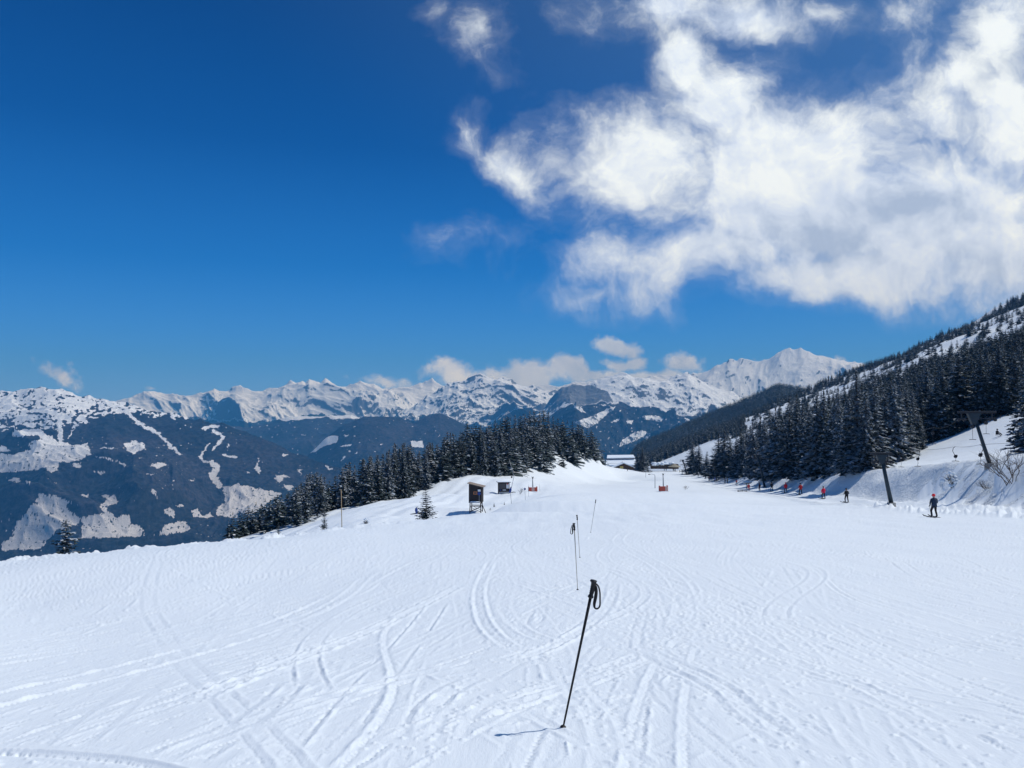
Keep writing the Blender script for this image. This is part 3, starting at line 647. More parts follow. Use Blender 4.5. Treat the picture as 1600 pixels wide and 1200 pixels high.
SPRUCE = [tree_mesh('spruce', 100+i, whorls=30, nb=10, seg=5, width=.185+.018*i, power=.8, snow=(.22, .5, .34, .62)[i], frost=(.25, .5, .35, .55)[i], droop=.5) for i in range(4)]
PINE = [tree_mesh('stone_pine', 200+i, whorls=20, nb=9, seg=4, width=.19+.02*i, power=.55, base=.12, snow=(.2, .45, .3, .6)[i], frost=(.15, .35, .22, .4)[i], droop=.12, irregular=.45, spray=1.25) for i in range(4)]
WHITE = [tree_mesh('snowy_spruce', 300+i, whorls=30, nb=10, seg=6, width=.15+.03*i, power=.85, snow=.8, frost=.5, droop=.65) for i in range(2)]
YOUNG = [tree_mesh('young_spruce', 400+i, whorls=18, nb=10, seg=4, width=.25, power=.7, base=.02, snow=.45, frost=.15, droop=-.02, irregular=.4, spray=.95) for i in range(2)]
def tree(kind, pos, h, label, group, rnd=random, wide=1.0):
    me, mt = kind; r_ = bpy.data.objects.new('conifer_tree', None); COL.objects.link(r_); r_.location = pos
    r_.rotation_euler = (rnd.gauss(0, .02), rnd.gauss(0, .02), rnd.uniform(0, 6.28)); r_.scale = (h*wide, h*wide, h)
    for nm, m_ in (('crown', me), ('trunk', mt)):
        c = bpy.data.objects.new(nm, m_); COL.objects.link(c); c.parent = r_
    tag(r_, label, 'tree', group); return r_
TREES = []      # (apparent size, position, height, variant, zone)
tr_ = random.Random(11)
def top_row(p, h): return 640 - (p[2]+h)/p[1]*F
def col(p): return 800 + p[0]/p[1]*F
# wood on the central knoll
SIL = [(350,812),(365,798),(400,782),(415,776),(440,768),(462,762),(475,745),(490,733),(505,738),(520,742),(540,722),(560,714),(580,712),(600,705),(615,690),(640,690),(650,706),(668,690),(690,688),(700,672),(715,676),(730,660),(745,662),(760,664),(775,652),(800,646),(820,642),(845,637),(860,640),(870,650),(885,652),(900,660),(915,664),(928,672),(936,690),(942,712)]
BOT = [(350,836),(400,832),(425,828),(470,818),(500,806),(520,790),(560,790),(600,790),(625,784),(640,776),(660,768),(690,752),(705,744),(730,744),(780,743),(800,742),(830,734),(860,730),(900,722),(920,716),(940,712)]
DBT = [(350,104),(400,110),(470,122),(520,135),(560,135),(640,155),(700,190),(780,210),(850,262),(900,320),(940,385)]
def itp(T, u): return float(np.interp(u, [q[0] for q in T], [q[1] for q in T]))
kn = []
tries = 0
while tries < 5200 and len(kn) < 215:
    tries += 1
    u = tr_.uniform(352, 940); D0 = itp(DBT, u); depth = tr_.random()**1.35
    D = D0 + depth*(42 + 60*smooth(600, 800, np.array(u)).item())
    x = (u-800)/F*D
    if any((x-q[0])**2+(D-q[1])**2 < 3.1**2 for q in kn): continue
    z = h1(x, D); v = 640 - z/D*F
    if v > itp(BOT, u)+3: continue
    hs_ = (640-itp(SIL, u))/F*D - z
    h = min(tr_.choice([tr_.uniform(7.0, 11), tr_.uniform(10, 15)]), hs_ + tr_.uniform(-.6, .3))
    if h < 4.5:
        continue
    kn.append((x, D, z, h))
print('knoll trees', len(kn))
for (x, y, z, h) in kn:
    u = col((x, y, z)); zone = 'kl' if u < 480 else 'km' if u < 700 else 'kc' if u < 860 else 'kr'
    TREES.append((h/y*F, (x, y, z-.3), h, tr_.choice(PINE+[SPRUCE[0], SPRUCE[1]]), zone))
# the rounded knoll ridge: tops that make its outline
for u in np.arange(362, 940, 7.5):
    D0 = itp(DBT, u)+ (22 if u < 700 else 60); x = (u-800)/F*D0; z = h1(x, D0); h = (640-itp(SIL, u))/F*D0 - z + tr_.uniform(-1.2, .2)
    if 3.5 < h < 19: TREES.append((h/D0*F, (x, D0+tr_.uniform(-2, 2), z-.3), h, tr_.choice(PINE+SPRUCE[:2]), 'kl' if u < 480 else 'km' if u < 700 else 'kc' if u < 860 else 'kr'))
# tall spruces along the lift on the right (u, base row, top row)
RF = [(1082,740,688),(1092,741,694),(1103,743,704),(1122,746,676),(1131,746,670),(1141,745,682),(1150,747,672),(1158,750,655),(1168,747,662),(1178,750,650),(1188,746,655),(1196,752,648),(1206,750,640),(1216,752,632),(1226,748,640),(1236,752,618),
      (1246,750,612),(1256,748,626),(1266,748,628),(1276,748,616),(1288,744,606),(1296,746,622),(1306,742,612),(1316,740,600),(1326,742,612),(1340,737,574),(1352,738,600),(1364,733,588),(1376,728,606),(1387,722,594),(1398,722,588),(1408,714,600),(1418,712,596),(1428,706,612),(1436,704,640)]
for i, (u, vb, vt) in enumerate(RF):
    if u < 1110: D = 330 - (u-1082)*1.5
    else: D = np.interp(u, [1110, 1160, 1250, 1340, 1436], [262, 215, 172, 140, 136])
    vb -= 4 if 1150 < u < 1335 else 0; p = hit(u, vb, D*.85, D*1.7); h = (640-vt)/F*p.y - p.z
    TREES.append((h/p.y*F+40, (p.x, p.y, p.z-.3), h, WHITE[0] if u == 1340 else tr_.choice(SPRUCE+[WHITE[1]]), 'big' if u == 1340 else 'lift' if u < 1250 else 'row'))
# second row and the trees of the upper right
for i in range(70):
    u = tr_.uniform(1150, 1460); D = np.interp(u, [1110, 1160, 1250, 1340, 1460], [285, 245, 200, 165, 160]) + tr_.uniform(0, 45); x = (u-800)/F*D
    if any((x-q[1][0])**2+(D-q[1][1])**2 < 3.6**2 for q in TREES): continue
    h = tr_.uniform(13, 19); TREES.append((h/D*F, (x, D, h1(x, D)-.3), h, tr_.choice(SPRUCE+[PINE[0]]), 'back'))
UR = [(1455,694,600),(1468,690,586),(1482,684,592),(1496,676,570),(1510,672,586),(1524,665,566),(1540,660,575),(1556,655,560),(1572,648,566),(1588,640,548),(1602,640,540),(1476,686,560),(1505,674,548),(1535,664,540),(1565,652,530)]
for (u, vb, vt) in UR:
    p = hit(u, vb-3, 118, 240); h = min(19, (640-vt)/F*p.y - p.z); TREES.append((h/p.y*F+30, (p.x, p.y, p.z-.3), max(8, h), tr_.choice(SPRUCE+PINE[:2]), 'upper'))
# near tree at the right edge
for (u, vb, vt, D) in [(1606,664,556,92),(1622,668,560,88)]:
    x = (u-800)/F*D; z = h1(x, D); TREES.append((999, (x, D, z-.2), (640-vt)/F*D - z, SPRUCE[3], 'edge'))
# hillside forest
hill = []
def density(x, y):
    if y > 700 + 140*smooth(0, 1, (.30-x/y)/.05) and x < .30*y and x > .155*y: return .9
    s = x - x_toe(y); n = fbm(np.array([x/70.]), np.array([y/110.]), 3, 111)[0]; n2 = fbm(np.array([x/28.]), np.array([y/60.]), 2, 113)[0]
    if x < .235*y and y < 560: return 0
    if y < 185 and s < 62: return 0
    if s < 22 + (max(0, y-300)*.10): return 0
    if y < 420: return .95
    if y < 380: return .9
    if y < 520 + n*120: return .70 + n2*1.6
    if y < 640 + n*90: return .16 + n2*.9
    if y < 1040 + n*60: return .05 + max(0, n2-.22)*1.5
    if y < 1165: return .55 + n2*1.3
    return 0
ys = tr_
for i in range(17000):
    y = math.sqrt(tr_.uniform(150**2, 1165**2)); a = tr_.uniform(.12, .74); x = a*y
    if density(x, y) < tr_.random(): continue
    if y < 330 and tr_.random() < .35: continue
    hill.append((x, y))
keep = []; cells = {}
for (x, y) in hill:
    d = 5.2 if y < 500 else 6.2; k = (int(x/d), int(y/d), d)
    if k in cells: continue
    cells[k] = 1; keep.append((x, y))
hx = np.array(keep); hz_ = height(hx[:, 0], hx[:, 1])
for (x, y), z in zip(keep, hz_):
    h = tr_.uniform(8, 15)*(1 if y < 380 else .82)
    TREES.append((h/y*F, (x, y, z-.3), h, tr_.choice(SPRUCE+PINE[:3]), 'hill'))
print('trees in all', len(TREES))
TREES.sort(key=lambda q: -q[0])
LAB = {
 'kl': ('snow-dusted conifer in the low left end of the knoll wood above the valley', 'conifers at the left end of the knoll wood'),
 'km': ('dark snow-dusted conifer in the left half of the knoll wood, behind the snow bowl', 'conifers in the left half of the knoll wood'),
 'kc': ('dark conifer in the dense middle of the knoll wood, behind the cabin and the hide', 'conifers in the middle of the knoll wood'),
 'kr': ('dark conifer on the right end of the knoll wood, above its bright snow bank', 'conifers at the right end of the knoll wood'),
 'lift': ('frosted spruce at the hillside foot beside the far part of the tow track', 'spruces beside the far tow track'),
 'row': ('tall frosted spruce in the front row above the snow bank of the drag lift', 'tall spruces in the front row above the bank'),
 'back': ('frosted spruce standing just behind the tall front row of the right wood', 'spruces behind the front row'),
 'upper': ('dark spruce at the top edge of the upper snowfield on the right', 'spruces along the upper snowfield'),
 'hill': ('small dark conifer in the forest high on the right hillside', 'conifers of the hillside forest'),
 'big': ('tallest spruce with long white snow-laden boughs, in the front row above the bank', None),
 'edge': ('big dark spruce cut by the right edge of the frame beside the upper snowfield', 'spruces at the right frame edge')}
for q in TREES[:296]:
    lb, gp_ = LAB[q[4]]; tree(q[3], q[1], q[2], lb, gp_, tr_, wide=tr_.uniform(.9, 1.15)*(1.25 if q[4] == 'big' else 1.6 if (q[4] == 'lift' and q[1][1] > 260) else 1))
# the rest of the forest as one mass
def mass(name, trees, seed, whorls, nb, width, label, snow=.26, frost=.24):
    r = np.random.default_rng(seed); vs_ = []; ms = []
    base = []
    for i in range(6):
        V, MI = crown_arrays(seed+i, whorls=whorls, nb=nb, seg=1, width=width+.012*i, power=.62 if i % 2 else .8, base=.06, snow=snow, frost=frost, droop=.35, irregular=.4, spray=2.3)
        base.append((V, MI))
    for (x, y, z, h) in trees:
        V, MI = base[r.integers(6)]; a = r.uniform(0, 6.28); c, s = math.cos(a), math.sin(a); wd = r.uniform(.85, 1.25)
        W = np.stack([(V[:, 0]*c-V[:, 1]*s)*h*wd+x, (V[:, 0]*s+V[:, 1]*c)*h*wd+y, V[:, 2]*h+z], 1); vs_.append(W); ms.append(MI)
    V = np.concatenate(vs_); MI = np.concatenate(ms)
    o = mesh_obj(name, V, np.arange(len(V)).reshape(-1, 4), [M_NEED, M_FROST, M_TSNOW], midx=MI); o['kind'] = 'stuff'; o['label'] = label; o['category'] = 'forest'
    return o
rest = [(q[1][0], q[1][1], q[1][2], q[2]) for q in TREES[296:]]
mass('hillside_forest', rest, 500, 13, 8, .20, 'snow-dusted conifer forest covering the right hillside up to its crest')
far = []
rr = np.random.default_rng(21); n = 26000; yy = rr.uniform(1330, 2650, n); aa = rr.uniform(.02, .46, n); xx = aa*yy
zz_ = height(xx, yy); gx_ = height(xx, yy+6) ; ok = (zz_ > -520) & (xx > .2*yy-300); cells = {}
for x, y, z, k in zip(xx, yy, zz_, ok):
    if not k: continue
    c_ = (int(x/8), int(y/11))
    if c_ in cells: continue
    cells[c_] = 1; far.append((x, y, z-.5, rr.uniform(11, 19)))
print('far trees', len(far))
mass('valley_flank_forest', far, 600, 5, 5, .19, 'distant blue-dark conifer forest on the flank behind the lodge', .03, .04)
# ------------------------------------------------------------------ small builders
class MB:
    def __init__(s): s.v = []; s.f = []
    def tube(s, pts, radii, n=8, cap=True):
        pts = [Vector(p) for p in pts]; m = len(pts)
        if not isinstance(radii, (list, tuple)): radii = [radii]*m
        b0 = len(s.v); ref = None
        for i, p in enumerate(pts):
            d = (pts[min(i+1, m-1)] - pts[max(i-1, 0)]).normalized()
            if ref is None: ref = d.orthogonal().normalized()
            ref = (ref - d*ref.dot(d)).normalized(); q = d.cross(ref)
            for k in range(n):
                a = 2*math.pi*k/n; s.v.append(tuple(p + (ref*math.cos(a)+q*math.sin(a))*radii[i]))
        for i in range(m-1):
            for k in range(n): s.f.append((b0+i*n+k, b0+i*n+(k+1) % n, b0+(i+1)*n+(k+1) % n, b0+(i+1)*n+k))
        if cap: s.f.append(tuple(b0+k for k in reversed(range(n)))); s.f.append(tuple(b0+(m-1)*n+k for k in range(n)))
        return s
    def box(s, c, size, rot=None, taper=1.0, bevel=0.0):
        bm = bmesh.new(); bmesh.ops.create_cube(bm, size=1)
        for v in bm.verts:
            k = taper if v.co.z < 0 else 1.0
            v.co = Vector((v.co.x*size[0]*k, v.co.y*size[1]*k, v.co.z*size[2]))
        if bevel: bmesh.ops.bevel(bm, geom=list(bm.edges), offset=bevel, segments=2, affect='EDGES', profile=.5)
        M = rot or Matrix.Identity(3); b0 = len(s.v); bm.verts.index_update()
        for v in bm.verts: s.v.append(tuple(M @ v.co + Vector(c)))
        for f in bm.faces: s.f.append(tuple(b0+v.index for v in f.verts))
        bm.free(); return s
    def ball(s, c, r, seg=12, rings=8, jit=0):
        b0 = len(s.v); rr_ = (r, r, r) if not isinstance(r, (tuple, list)) else r
        for i in range(rings+1):
            th = math.pi*i/rings
            for k in range(seg):
                ph = 2*math.pi*k/seg; j = 1 + jit*random.uniform(-1, 1)
                s.v.append((c[0]+rr_[0]*math.sin(th)*math.cos(ph)*j, c[1]+rr_[1]*math.sin(th)*math.sin(ph)*j, c[2]+rr_[2]*math.cos(th)*j))
        for i in range(rings):
            for k in range(seg): s.f.append((b0+i*seg+k, b0+(i+1)*seg+k, b0+(i+1)*seg+(k+1) % seg, b0+i*seg+(k+1) % seg))
        return s
    def build(s, name, m, parent=None, sm=False): return mesh_obj(name, s.v, s.f, [m] if m else [], parent, smooth_=sm)
def empty(name, loc, rz=0, label=None, cat=None, group=None):
    o = bpy.data.objects.new(name, None); COL.objects.link(o); o.location = loc; o.rotation_euler = (0, 0, rz); o.empty_display_size = .2
    return tag(o, label, cat, group)
def copy_tree(o, parent=None):
    c = o.copy(); COL.objects.link(c)
    if parent: c.parent = parent
    for ch in list(o.children): copy_tree(ch, c)
    return c
M_BLACK = mat('black_grip_rubber', (.006, .006, .007), .55, nscale=60, namt=.3)
M_SHAFTB = mat('black_shaft', (.004, .004, .005), .6, 0, nscale=40, namt=.3)
M_SHAFTS = mat('worn_silver_shaft', (.30, .26, .22), .35, .7, nscale=30, namt=.3)
M_STRAP = mat('black_webbing', (.008, .008, .010), .8, nscale=80, namt=.3)
M_PINK = mat('pale_strap_edge', (.55, .45, .45), .7)
M_WOODD = mat('dark_weathered_boards', (.028, .024, .026), .85, nscale=3, namt=.5)
M_WOODM = mat('brown_timber', (.075, .045, .030), .85, nscale=3, namt=.4)
M_WOODL = mat('pale_timber', (.38, .28, .17), .8, nscale=5, namt=.3)
M_ROOFG = mat('grey_roof_boards', (.26, .21, .17), .8, nscale=4, namt=.3)
M_OSNOW = mat('settled_snow', (.78, .86, .93), .6, nscale=2, namt=.05)
M_GLASS = mat('dark_glass', (.012, .018, .028), .15, 0, spec=.6)
M_RED = mat('red_padding', (.50, .09, .06), .7, nscale=4, namt=.25)
M_PALE = mat('faded_padding', (.62, .42, .38), .7, nscale=4, namt=.15)
M_GREY = mat('galvanised_steel', (.30, .33, .36), .45, .5, nscale=6, namt=.25)
M_PYL = mat('dark_painted_steel', (.012, .028, .042), .5, .2, nscale=4, namt=.35)
M_DARK = mat('dark_steel', (.02, .022, .028), .5, .3, nscale=8, namt=.3)
M_BLUE = mat('blue_cover', (.015, .055, .24), .6, nscale=8, namt=.25)
M_WHITE = mat('white_paint', (.70, .72, .74), .5, nscale=8, namt=.08)
M_ORANGE = mat('orange_plate', (.42, .15, .06), .6, nscale=8, namt=.2)
M_YEL = mat('yellow_window', (.62, .48, .14), .6, nscale=1, namt=.2)
M_CONC = mat('concrete', (.30, .30, .29), .9, nscale=5, namt=.2)
M_UMB = mat('straw_canvas', (.26, .24, .18), .8, nscale=2, namt=.15)
M_ROPE = mat('steel_rope', (.05, .05, .06), .5, .5)

# ------------------------------------------------------------------ ski poles stuck in the piste
def ski_pole(ub, vb, ut, vt, D, shaft, strap_side, label, thick=.0085, strap=True):
    b = P3(ub, vb, D); g = h1(b.x, b.y); base = Vector((b.x, b.y, g)); k = 0
    for it in range(6):        # bring the base exactly onto the snow along the sight line
        a, bb = ab(ub, vb); D = D*(h1(a*D, D)/(bb*D)) if abs(h1(a*D, D)-bb*D) > .003 else D
    a, bb = ab(ub, vb); base = Vector((a*D, D, h1(a*D, D))); top = P3(ut, vt, D-.04)
    L = (top-base).length; q = (top-base).normalized()
    r_ = empty('ski_pole', base, 0, label, 'ski pole', 'ski poles stuck upright in a line down the piste')
    r_.rotation_mode = 'QUATERNION'; r_.rotation_quaternion = q.to_track_quat('Z', 'Y')
    r_.rotation_quaternion = Vector((0, 0, 1)).rotation_difference(q)
    MB().tube([(0, 0, -.06), (0, 0, .04), (0, 0, L*.55), (0, 0, L-.12)], [.004, thick*.62, thick*.8, thick], 12).build('shaft', shaft, r_, True)
    MB().tube([(0, 0, -.004), (0, 0, .0), (0, 0, .008), (0, 0, .016)], [.010, .024, .020, .008], 12).build('basket', M_BLACK, r_, True)
    gm = MB(); gz = L-.13
    gm.tube([(0, 0, gz), (0, 0, gz+.008), (0, 0, gz+.016), (.001, 0, gz+.03), (.003, 0, gz+.06), (.001, 0, gz+.085), (-.002, 0, gz+.11), (0, 0, gz+.122), (-.003, 0, gz+.13), (-.003, 0, gz+.136)],
            [.012, .022, .021, .0145, .0175, .016, .015, .020, .027, .024], 14)
    for z_ in (.04, .055, .07, .085): gm.tube([(0, 0, gz+z_-.003), (0, 0, gz+z_), (0, 0, gz+z_+.003)], [.0150, .0190, .0150], 12)
    gm.build('grip', M_BLACK, r_, True)
    if strap:
        sd_ = strap_side; pts = [(.012*sd_, -.004, gz+.118), (.038*sd_, -.010, gz+.102), (.058*sd_, -.014, gz+.062), (.070*sd_, -.015, gz+.01), (.078*sd_, -.015, gz-.030), (.074*sd_, -.014, gz-.052), (.060*sd_, -.012, gz-.064),
              (.044*sd_, -.010, gz-.058), (.036*sd_, -.008, gz-.030), (.036*sd_, -.006, gz+.015), (.032*sd_, -.004, gz+.06), (.022*sd_, -.002, gz+.092), (.008*sd_, 0, gz+.106)]
        sm_ = MB(); vv = []; ref = Vector((0, 1, 0))
        P_ = [Vector(p) for p in pts]; P2 = []
        for i in range(len(P_)-1):
            for t_ in (0, .33, .66):
                p0, p1, p2, p3 = P_[max(i-1, 0)], P_[i], P_[i+1], P_[min(i+2, len(P_)-1)]
                P2.append(.5*((2*p1)+(-p0+p2)*t_+(2*p0-5*p1+4*p2-p3)*t_*t_+(-p0+3*p1-3*p2+p3)*t_**3))
        P2.append(P_[-1]); nn = len(P2)
        for i, p in enumerate(P2):
            d = (P2[min(i+1, nn-1)]-P2[max(i-1, 0)]).normalized(); f_ = i/(nn-1)
            wdt = .006 + .007*max(0, math.sin((f_-.55)/.45*math.pi)) if f_ > .55 else .006
            tw = .9 + f_*1.2; s1 = (ref*math.cos(tw) + d.cross(ref)*math.sin(tw))*wdt; s2 = d.cross(s1.normalized())*.0013
            vv += [p-s1-s2, p+s1-s2, p+s1+s2, p-s1+s2]
        ff = []
        for i in range(nn-1):
            for k in range(4): ff.append((i*4+k, i*4+(k+1) % 4, (i+1)*4+(k+1) % 4, (i+1)*4+k))
        ff += [(0, 1, 2, 3), tuple((nn-1)*4+k for k in (3, 2, 1, 0))]
        mesh_obj('strap', vv, ff, [M_STRAP], r_, smooth_=True)
    return r_
ski_pole(880, 1136, 928, 908, 5.8, M_SHAFTB, 1, 'nearest ski pole, all black, leaning right with a wrist strap loop hanging from its grip', .0115)
ski_pole(902.5, 921, 897, 818, 13.2, M_SHAFTS, -1, 'second ski pole, thin silver shaft with a black grip and strap hanging on its left', .0085)
ski_pole(906, 871, 901.5, 805, 20.0, M_SHAFTS, 1, 'thin upright ski pole directly behind the silver one with the left-hanging strap', .0085, False)
ski_pole(923, 831, 931, 781, 27.5, M_SHAFTS, -1, 'farthest ski pole, small and leaning right, standing alone beyond the pair', .0085, False)

# ------------------------------------------------------------------ raised hunting hide
def rotz(a): return Matrix.Rotation(a, 3, 'Z')
p = hit(744, 799.5, 90, 140); s_ = p.y/F
hd = empty('hunting_hide', (p.x, p.y, p.z), R(-8), 'dark wooden raised hide on four stilts with a slanted roof, at the left piste edge', 'hide')
W_, H0, H1 = 20*s_, 15*s_, 43*s_
body = MB(); nb_ = 9
for i in range(nb_):       # vertical boards, front and back
    x = -W_/2 + W_*(i+.5)/nb_; hh = (H1-H0) - (i/nb_)*.34
    for y_ in (-W_*.42, W_*.42): body.box((x, y_ + .006*(i % 2), H0+hh/2), (W_/nb_-.012, .03, hh))
for i in range(8):
    y_ = -W_*.42 + W_*.84*(i+.5)/8
    body.box((-W_/2+.01, y_, H0+(H1-H0)/2), (.03, W_*.84/8-.012, H1-H0)); body.box((W_/2-.01, y_, H0+(H1-H0-.34)/2), (.03, W_*.84/8-.012, H1-H0-.34))
body.box((0, 0, H0+.03), (W_*.98, W_*.8, .06))
bo = body.build('cabin', M_WOODD, hd)
MB().box((0.04, -.02, H1-.08), (W_+.5, W_*.84+.45, .06), Matrix.Rotation(math.atan(.34/W_)*1.1, 3, 'Y')).build('roof', M_ROOFG, hd)
for sx in (-1, 1):
    for sy in (-1, 1):
        MB().tube([(sx*W_*.44, sy*W_*.36, -.5), (sx*W_*.41, sy*W_*.34, H0+.02)], .06, 8).build('leg', M_WOODD, hd)
br = MB()
for sy in (-1, 1):
    br.box((0, sy*W_*.36, H0*.62), (W_*.86, .05, .09)); br.tube([(-W_*.42, sy*W_*.37, .05), (W_*.42, sy*W_*.37, H0*.55)], .028, 6); br.tube([(W_*.42, sy*W_*.37, .05), (-W_*.42, sy*W_*.37, H0*.55)], .028, 6)
br.build('brace', M_WOODD, hd)
MB().tube([(W_*.46, -W_*.36, H0+.05), (W_*.46+.62, -W_*.5, -.05)], .045, 8).build('prop', M_WOODD, hd)
ld = MB(); ld.box((0, -W_*.42-.16, H0+.01), (W_*.95, .28, .05)); ld.build('ledge', M_WOODM, hd)
sw = MB(); sw.ball((0, -W_*.42-.15, H0+.06), (W_*.44, .15, .13), 16, 8, .03); sw.build('snow_cap', M_OSNOW, hd, True)
win = MB(); win.box((.02, -W_*.42-.028, H0+1.18), (.50, .02, .36)); wf = win.build('window', M_ORANGE, hd); MB().box((.02, -W_*.42-.042, H0+1.18), (.34, .012, .20)).build('pane', M_GLASS, wf)
sg = MB().tube([(.52, -W_*.42-.07, H0+.0), (.52, -W_*.42-.07, H0+1.3)], .03, 8).build('sign_post', M_GREY, hd)
MB().tube([(.52, -W_*.42-.09, H0+1.12), (.52, -W_*.42-.12, H0+1.12)], [.21, .21], 20).build('round_sign', M_BLUE, hd)
MB().box((.52, -W_*.42-.085, H0+1.5), (.36, .02, .26)).build('plate', M_WHITE, hd)

# ------------------------------------------------------------------ small lift cabin
p = hit(787, 771.5, 120, 190); s_ = p.y/F
cb_o = empty('lift_cabin', (p.x, p.y, p.z-.05), R(6), 'small dark wooden cabin with a large window and flat pale roof, beyond the hide', 'cabin')
W_, H_ = 17*s_, 18.5*s_; bd = MB()
bd.box((0, W_*.4, H_*.5), (W_, .06, H_)); bd.box((-W_/2+.03, 0, H_*.5), (.06, W_*.8, H_)); bd.box((W_/2-.03, 0, H_*.5), (.06, W_*.8, H_)); bd.box((0, -W_*.4, H_*.22), (W_, .06, H_*.44)); bd.box((0, -W_*.4, H_*.955), (W_, .06, H_*.09))
for x in (-.47, .18, .47): bd.box((x*W_, -W_*.4, H_*.67), (.09, .08, H_*.48))
bd.build('walls', M_WOODD, cb_o)
MB().box((0, 0, H_+.05), (W_+.55, W_*.8+.6, .09)).build('roof', M_ROOFG, cb_o)
MB().box((0, -.02, H_+.12), (W_+.45, W_*.8+.5, .06), bevel=.02).build('roof_snow', M_OSNOW, cb_o)
MB().box((-.15*W_, -W_*.4-.01, H_*.68), (W_*.60, .02, H_*.44)).build('window', M_GLASS, cb_o)
MB().box((.32*W_, -W_*.4-.01, H_*.70), (W_*.24, .03, H_*.40)).build('door_panel', M_WHITE, cb_o)
MB().box((.30*W_, -W_*.4-.05, H_*.86), (W_*.12, .02, H_*.09)).build('red_plate', M_RED, cb_o)
MB().box((.02*W_, -W_*.4-.05, H_*.37), (W_*.30, .02, H_*.12)).build('notice', M_GREY, cb_o)
MB().tube([(-.33*W_, -W_*.4-.05, H_*.37), (-.33*W_, -W_*.4-.07, H_*.37)], [.13, .13], 16).build('round_notice', M_BLUE, cb_o)
MB().box((0, -W_*.4-.04, H_*.12), (W_*.96, .03, H_*.20)).build('skirting', M_GREY, cb_o)

# ------------------------------------------------------------------ snow lance, signs, stakes
def stake(u, vb, vt, D0, D1, name, label, cat, m, r=.03, ut=None, group=None, D=None):
    p = hit(u, vb, D0, D1); top = P3(ut if ut is not None else u, vt, p.y)
    o = empty(name, p, 0, label, cat, group); MB().tube([(0, 0, -.3), tuple(top-p)], [r, r*.8], 8).build('pole', m, o, True); return o, top-p, p
o, tp_, p = stake(799.5, 787, 769, 100, 160, 'snow_lance', 'tall thin leaning snow lance wrapped in a blue pad, right of the small cabin', 'snow lance', M_GREY, .035, 797.5)
q1 = P3(803, 745, p.y)-p; q2 = P3(795.5, 717, p.y)-p
MB().tube([tuple(tp_), tuple(q1), tuple(q2)], [.045, .035, .022], 8).build('lance_arm', M_GREY, o, True)
MB().tube([tuple(tp_+Vector((-.1, 0, -.1))), tuple(tp_+Vector((.02, 0, .35))), tuple(tp_+Vector((.1, 0, .85)))], [.16, .19, .07], 12).build('pad', M_BLUE, o, True)
MB().box(tuple(P3(799.5, 745.5, p.y-.1)-p), (.24, .22, .26), bevel=.03).build('valve_box', M_DARK, o)
MB().tube([tuple(tp_+Vector((.1, 0, -.05))), tuple(tp_+Vector((.45, .02, .02))), tuple(tp_+Vector((.85, .1, -.02)))], [.05, .06, .04], 8).build('hose', M_DARK, o, True)
o, tp_, p = stake(821, 781, 764, 110, 175, 'round_sign', 'round blue sign on a thin post between the lance and the left red crash pad', 'sign', M_GREY, .03, 820)
MB().tube([tuple(tp_+Vector((0, -.03, 0))), tuple(tp_+Vector((0, -.06, 0)))], [.19, .19], 24).build('sign_plate', M_BLUE, o); MB().box(tuple(tp_+Vector((0, -.075, 0))), (.05, .012, .2)).build('arrow', M_WHITE, o)
stake(826, 776, 757, 110, 190, 'marker_stake', 'thin grey stake just left of the left red crash pad', 'stake', M_GREY, .025)
stake(844, 768, 756, 120, 230, 'marker_stake', 'thin grey stake just right of the left red crash pad', 'stake', M_GREY, .025, 842.5)
stake(534.5, 823, 765, 30, 60, 'wooden_post', 'tall pale wooden post standing alone before the left end of the wood', 'post', M_WOODL, .022, 533)
def red_pad(u, vb, wpx, hpx, vtop, label, D0, D1):
    p = hit(u, vb, D0, D1); s_ = p.y/F; W = wpx*s_; H = hpx*s_
    o = empty('hydrant', p, R(5), label, 'hydrant', 'snowmaking hydrants in red crash pads')
    for i in range(3):
        m_ = M_RED if i != (1 if u < 900 else 2) else M_PALE
        MB().box((-W/2+W*(i+.5)/3, -W*.28, H*.5), (W/3-.02, .16, H+.1), bevel=.03).build('crash_pad', m_, o)
    MB().box((-W/2-.02, .0, H*.55), (.14, W*.5, H*1.15), bevel=.03).build('crash_pad', M_RED, o); MB().box((W/2+.02, .0, H*.58), (.14, W*.5, H*1.2), bevel=.03).build('crash_pad', M_RED, o)
    T = (vb-vtop)*s_; MB().tube([(0, 0, -.2), (0, 0, H), (-.03, 0, T-.25)], [.22*s_*6, .15*s_*6, .11*s_*6], 10).build('riser_pipe', M_GREY, o, True)
    hdm = MB(); hdm.tube([(-.03, 0, T-.28), (-.22, 0, T)], .06, 8); hdm.tube([(-.03, 0, T-.28), (.18, 0, T)], .06, 8); hdm.box((-.02, 0, T-.3), (.3, .2, .14), bevel=.02); hdm.build('valve_head', M_DARK, o)
    MB().ball((0, -W*.2, .04), (W*.75, W*.3, .12), 16, 6, .05).build('drifted_snow', M_OSNOW, o, True)
red_pad(832.5, 768.5, 12.5, 7, 745, 'grey riser pipe behind a faded red crash pad at the left piste edge', 130, 260)
red_pad(1036.5, 768, 12, 8, 740, 'grey riser pipe behind a red crash pad in the middle of the piste rim', 110, 260)
p = hit(651, 803, 60, 130)
o = empty('covered_snow_gun', p, R(20), 'small snow gun in a blue cover with its dark hose, left of the young spruce', 'snow gun')
s_ = p.y/F
MB().tube([(0, 0, -.1), (0, 0, .3*s_*10), (-.05, 0, .55*s_*10), (-.05, 0, .85*s_*10), (-.03, 0, .95*s_*10)], [.17*s_*10, .2*s_*10, .22*s_*10, .18*s_*10, .06*s_*10], 12).build('cover', M_BLUE, o, True)
MB().tube([(s_*8, 0, .02), (s_*2, .05, .06), (-s_*4, 0, .0), (-s_*10, -.1, -.05)], .09, 8).build('hose', M_DARK, o, True)

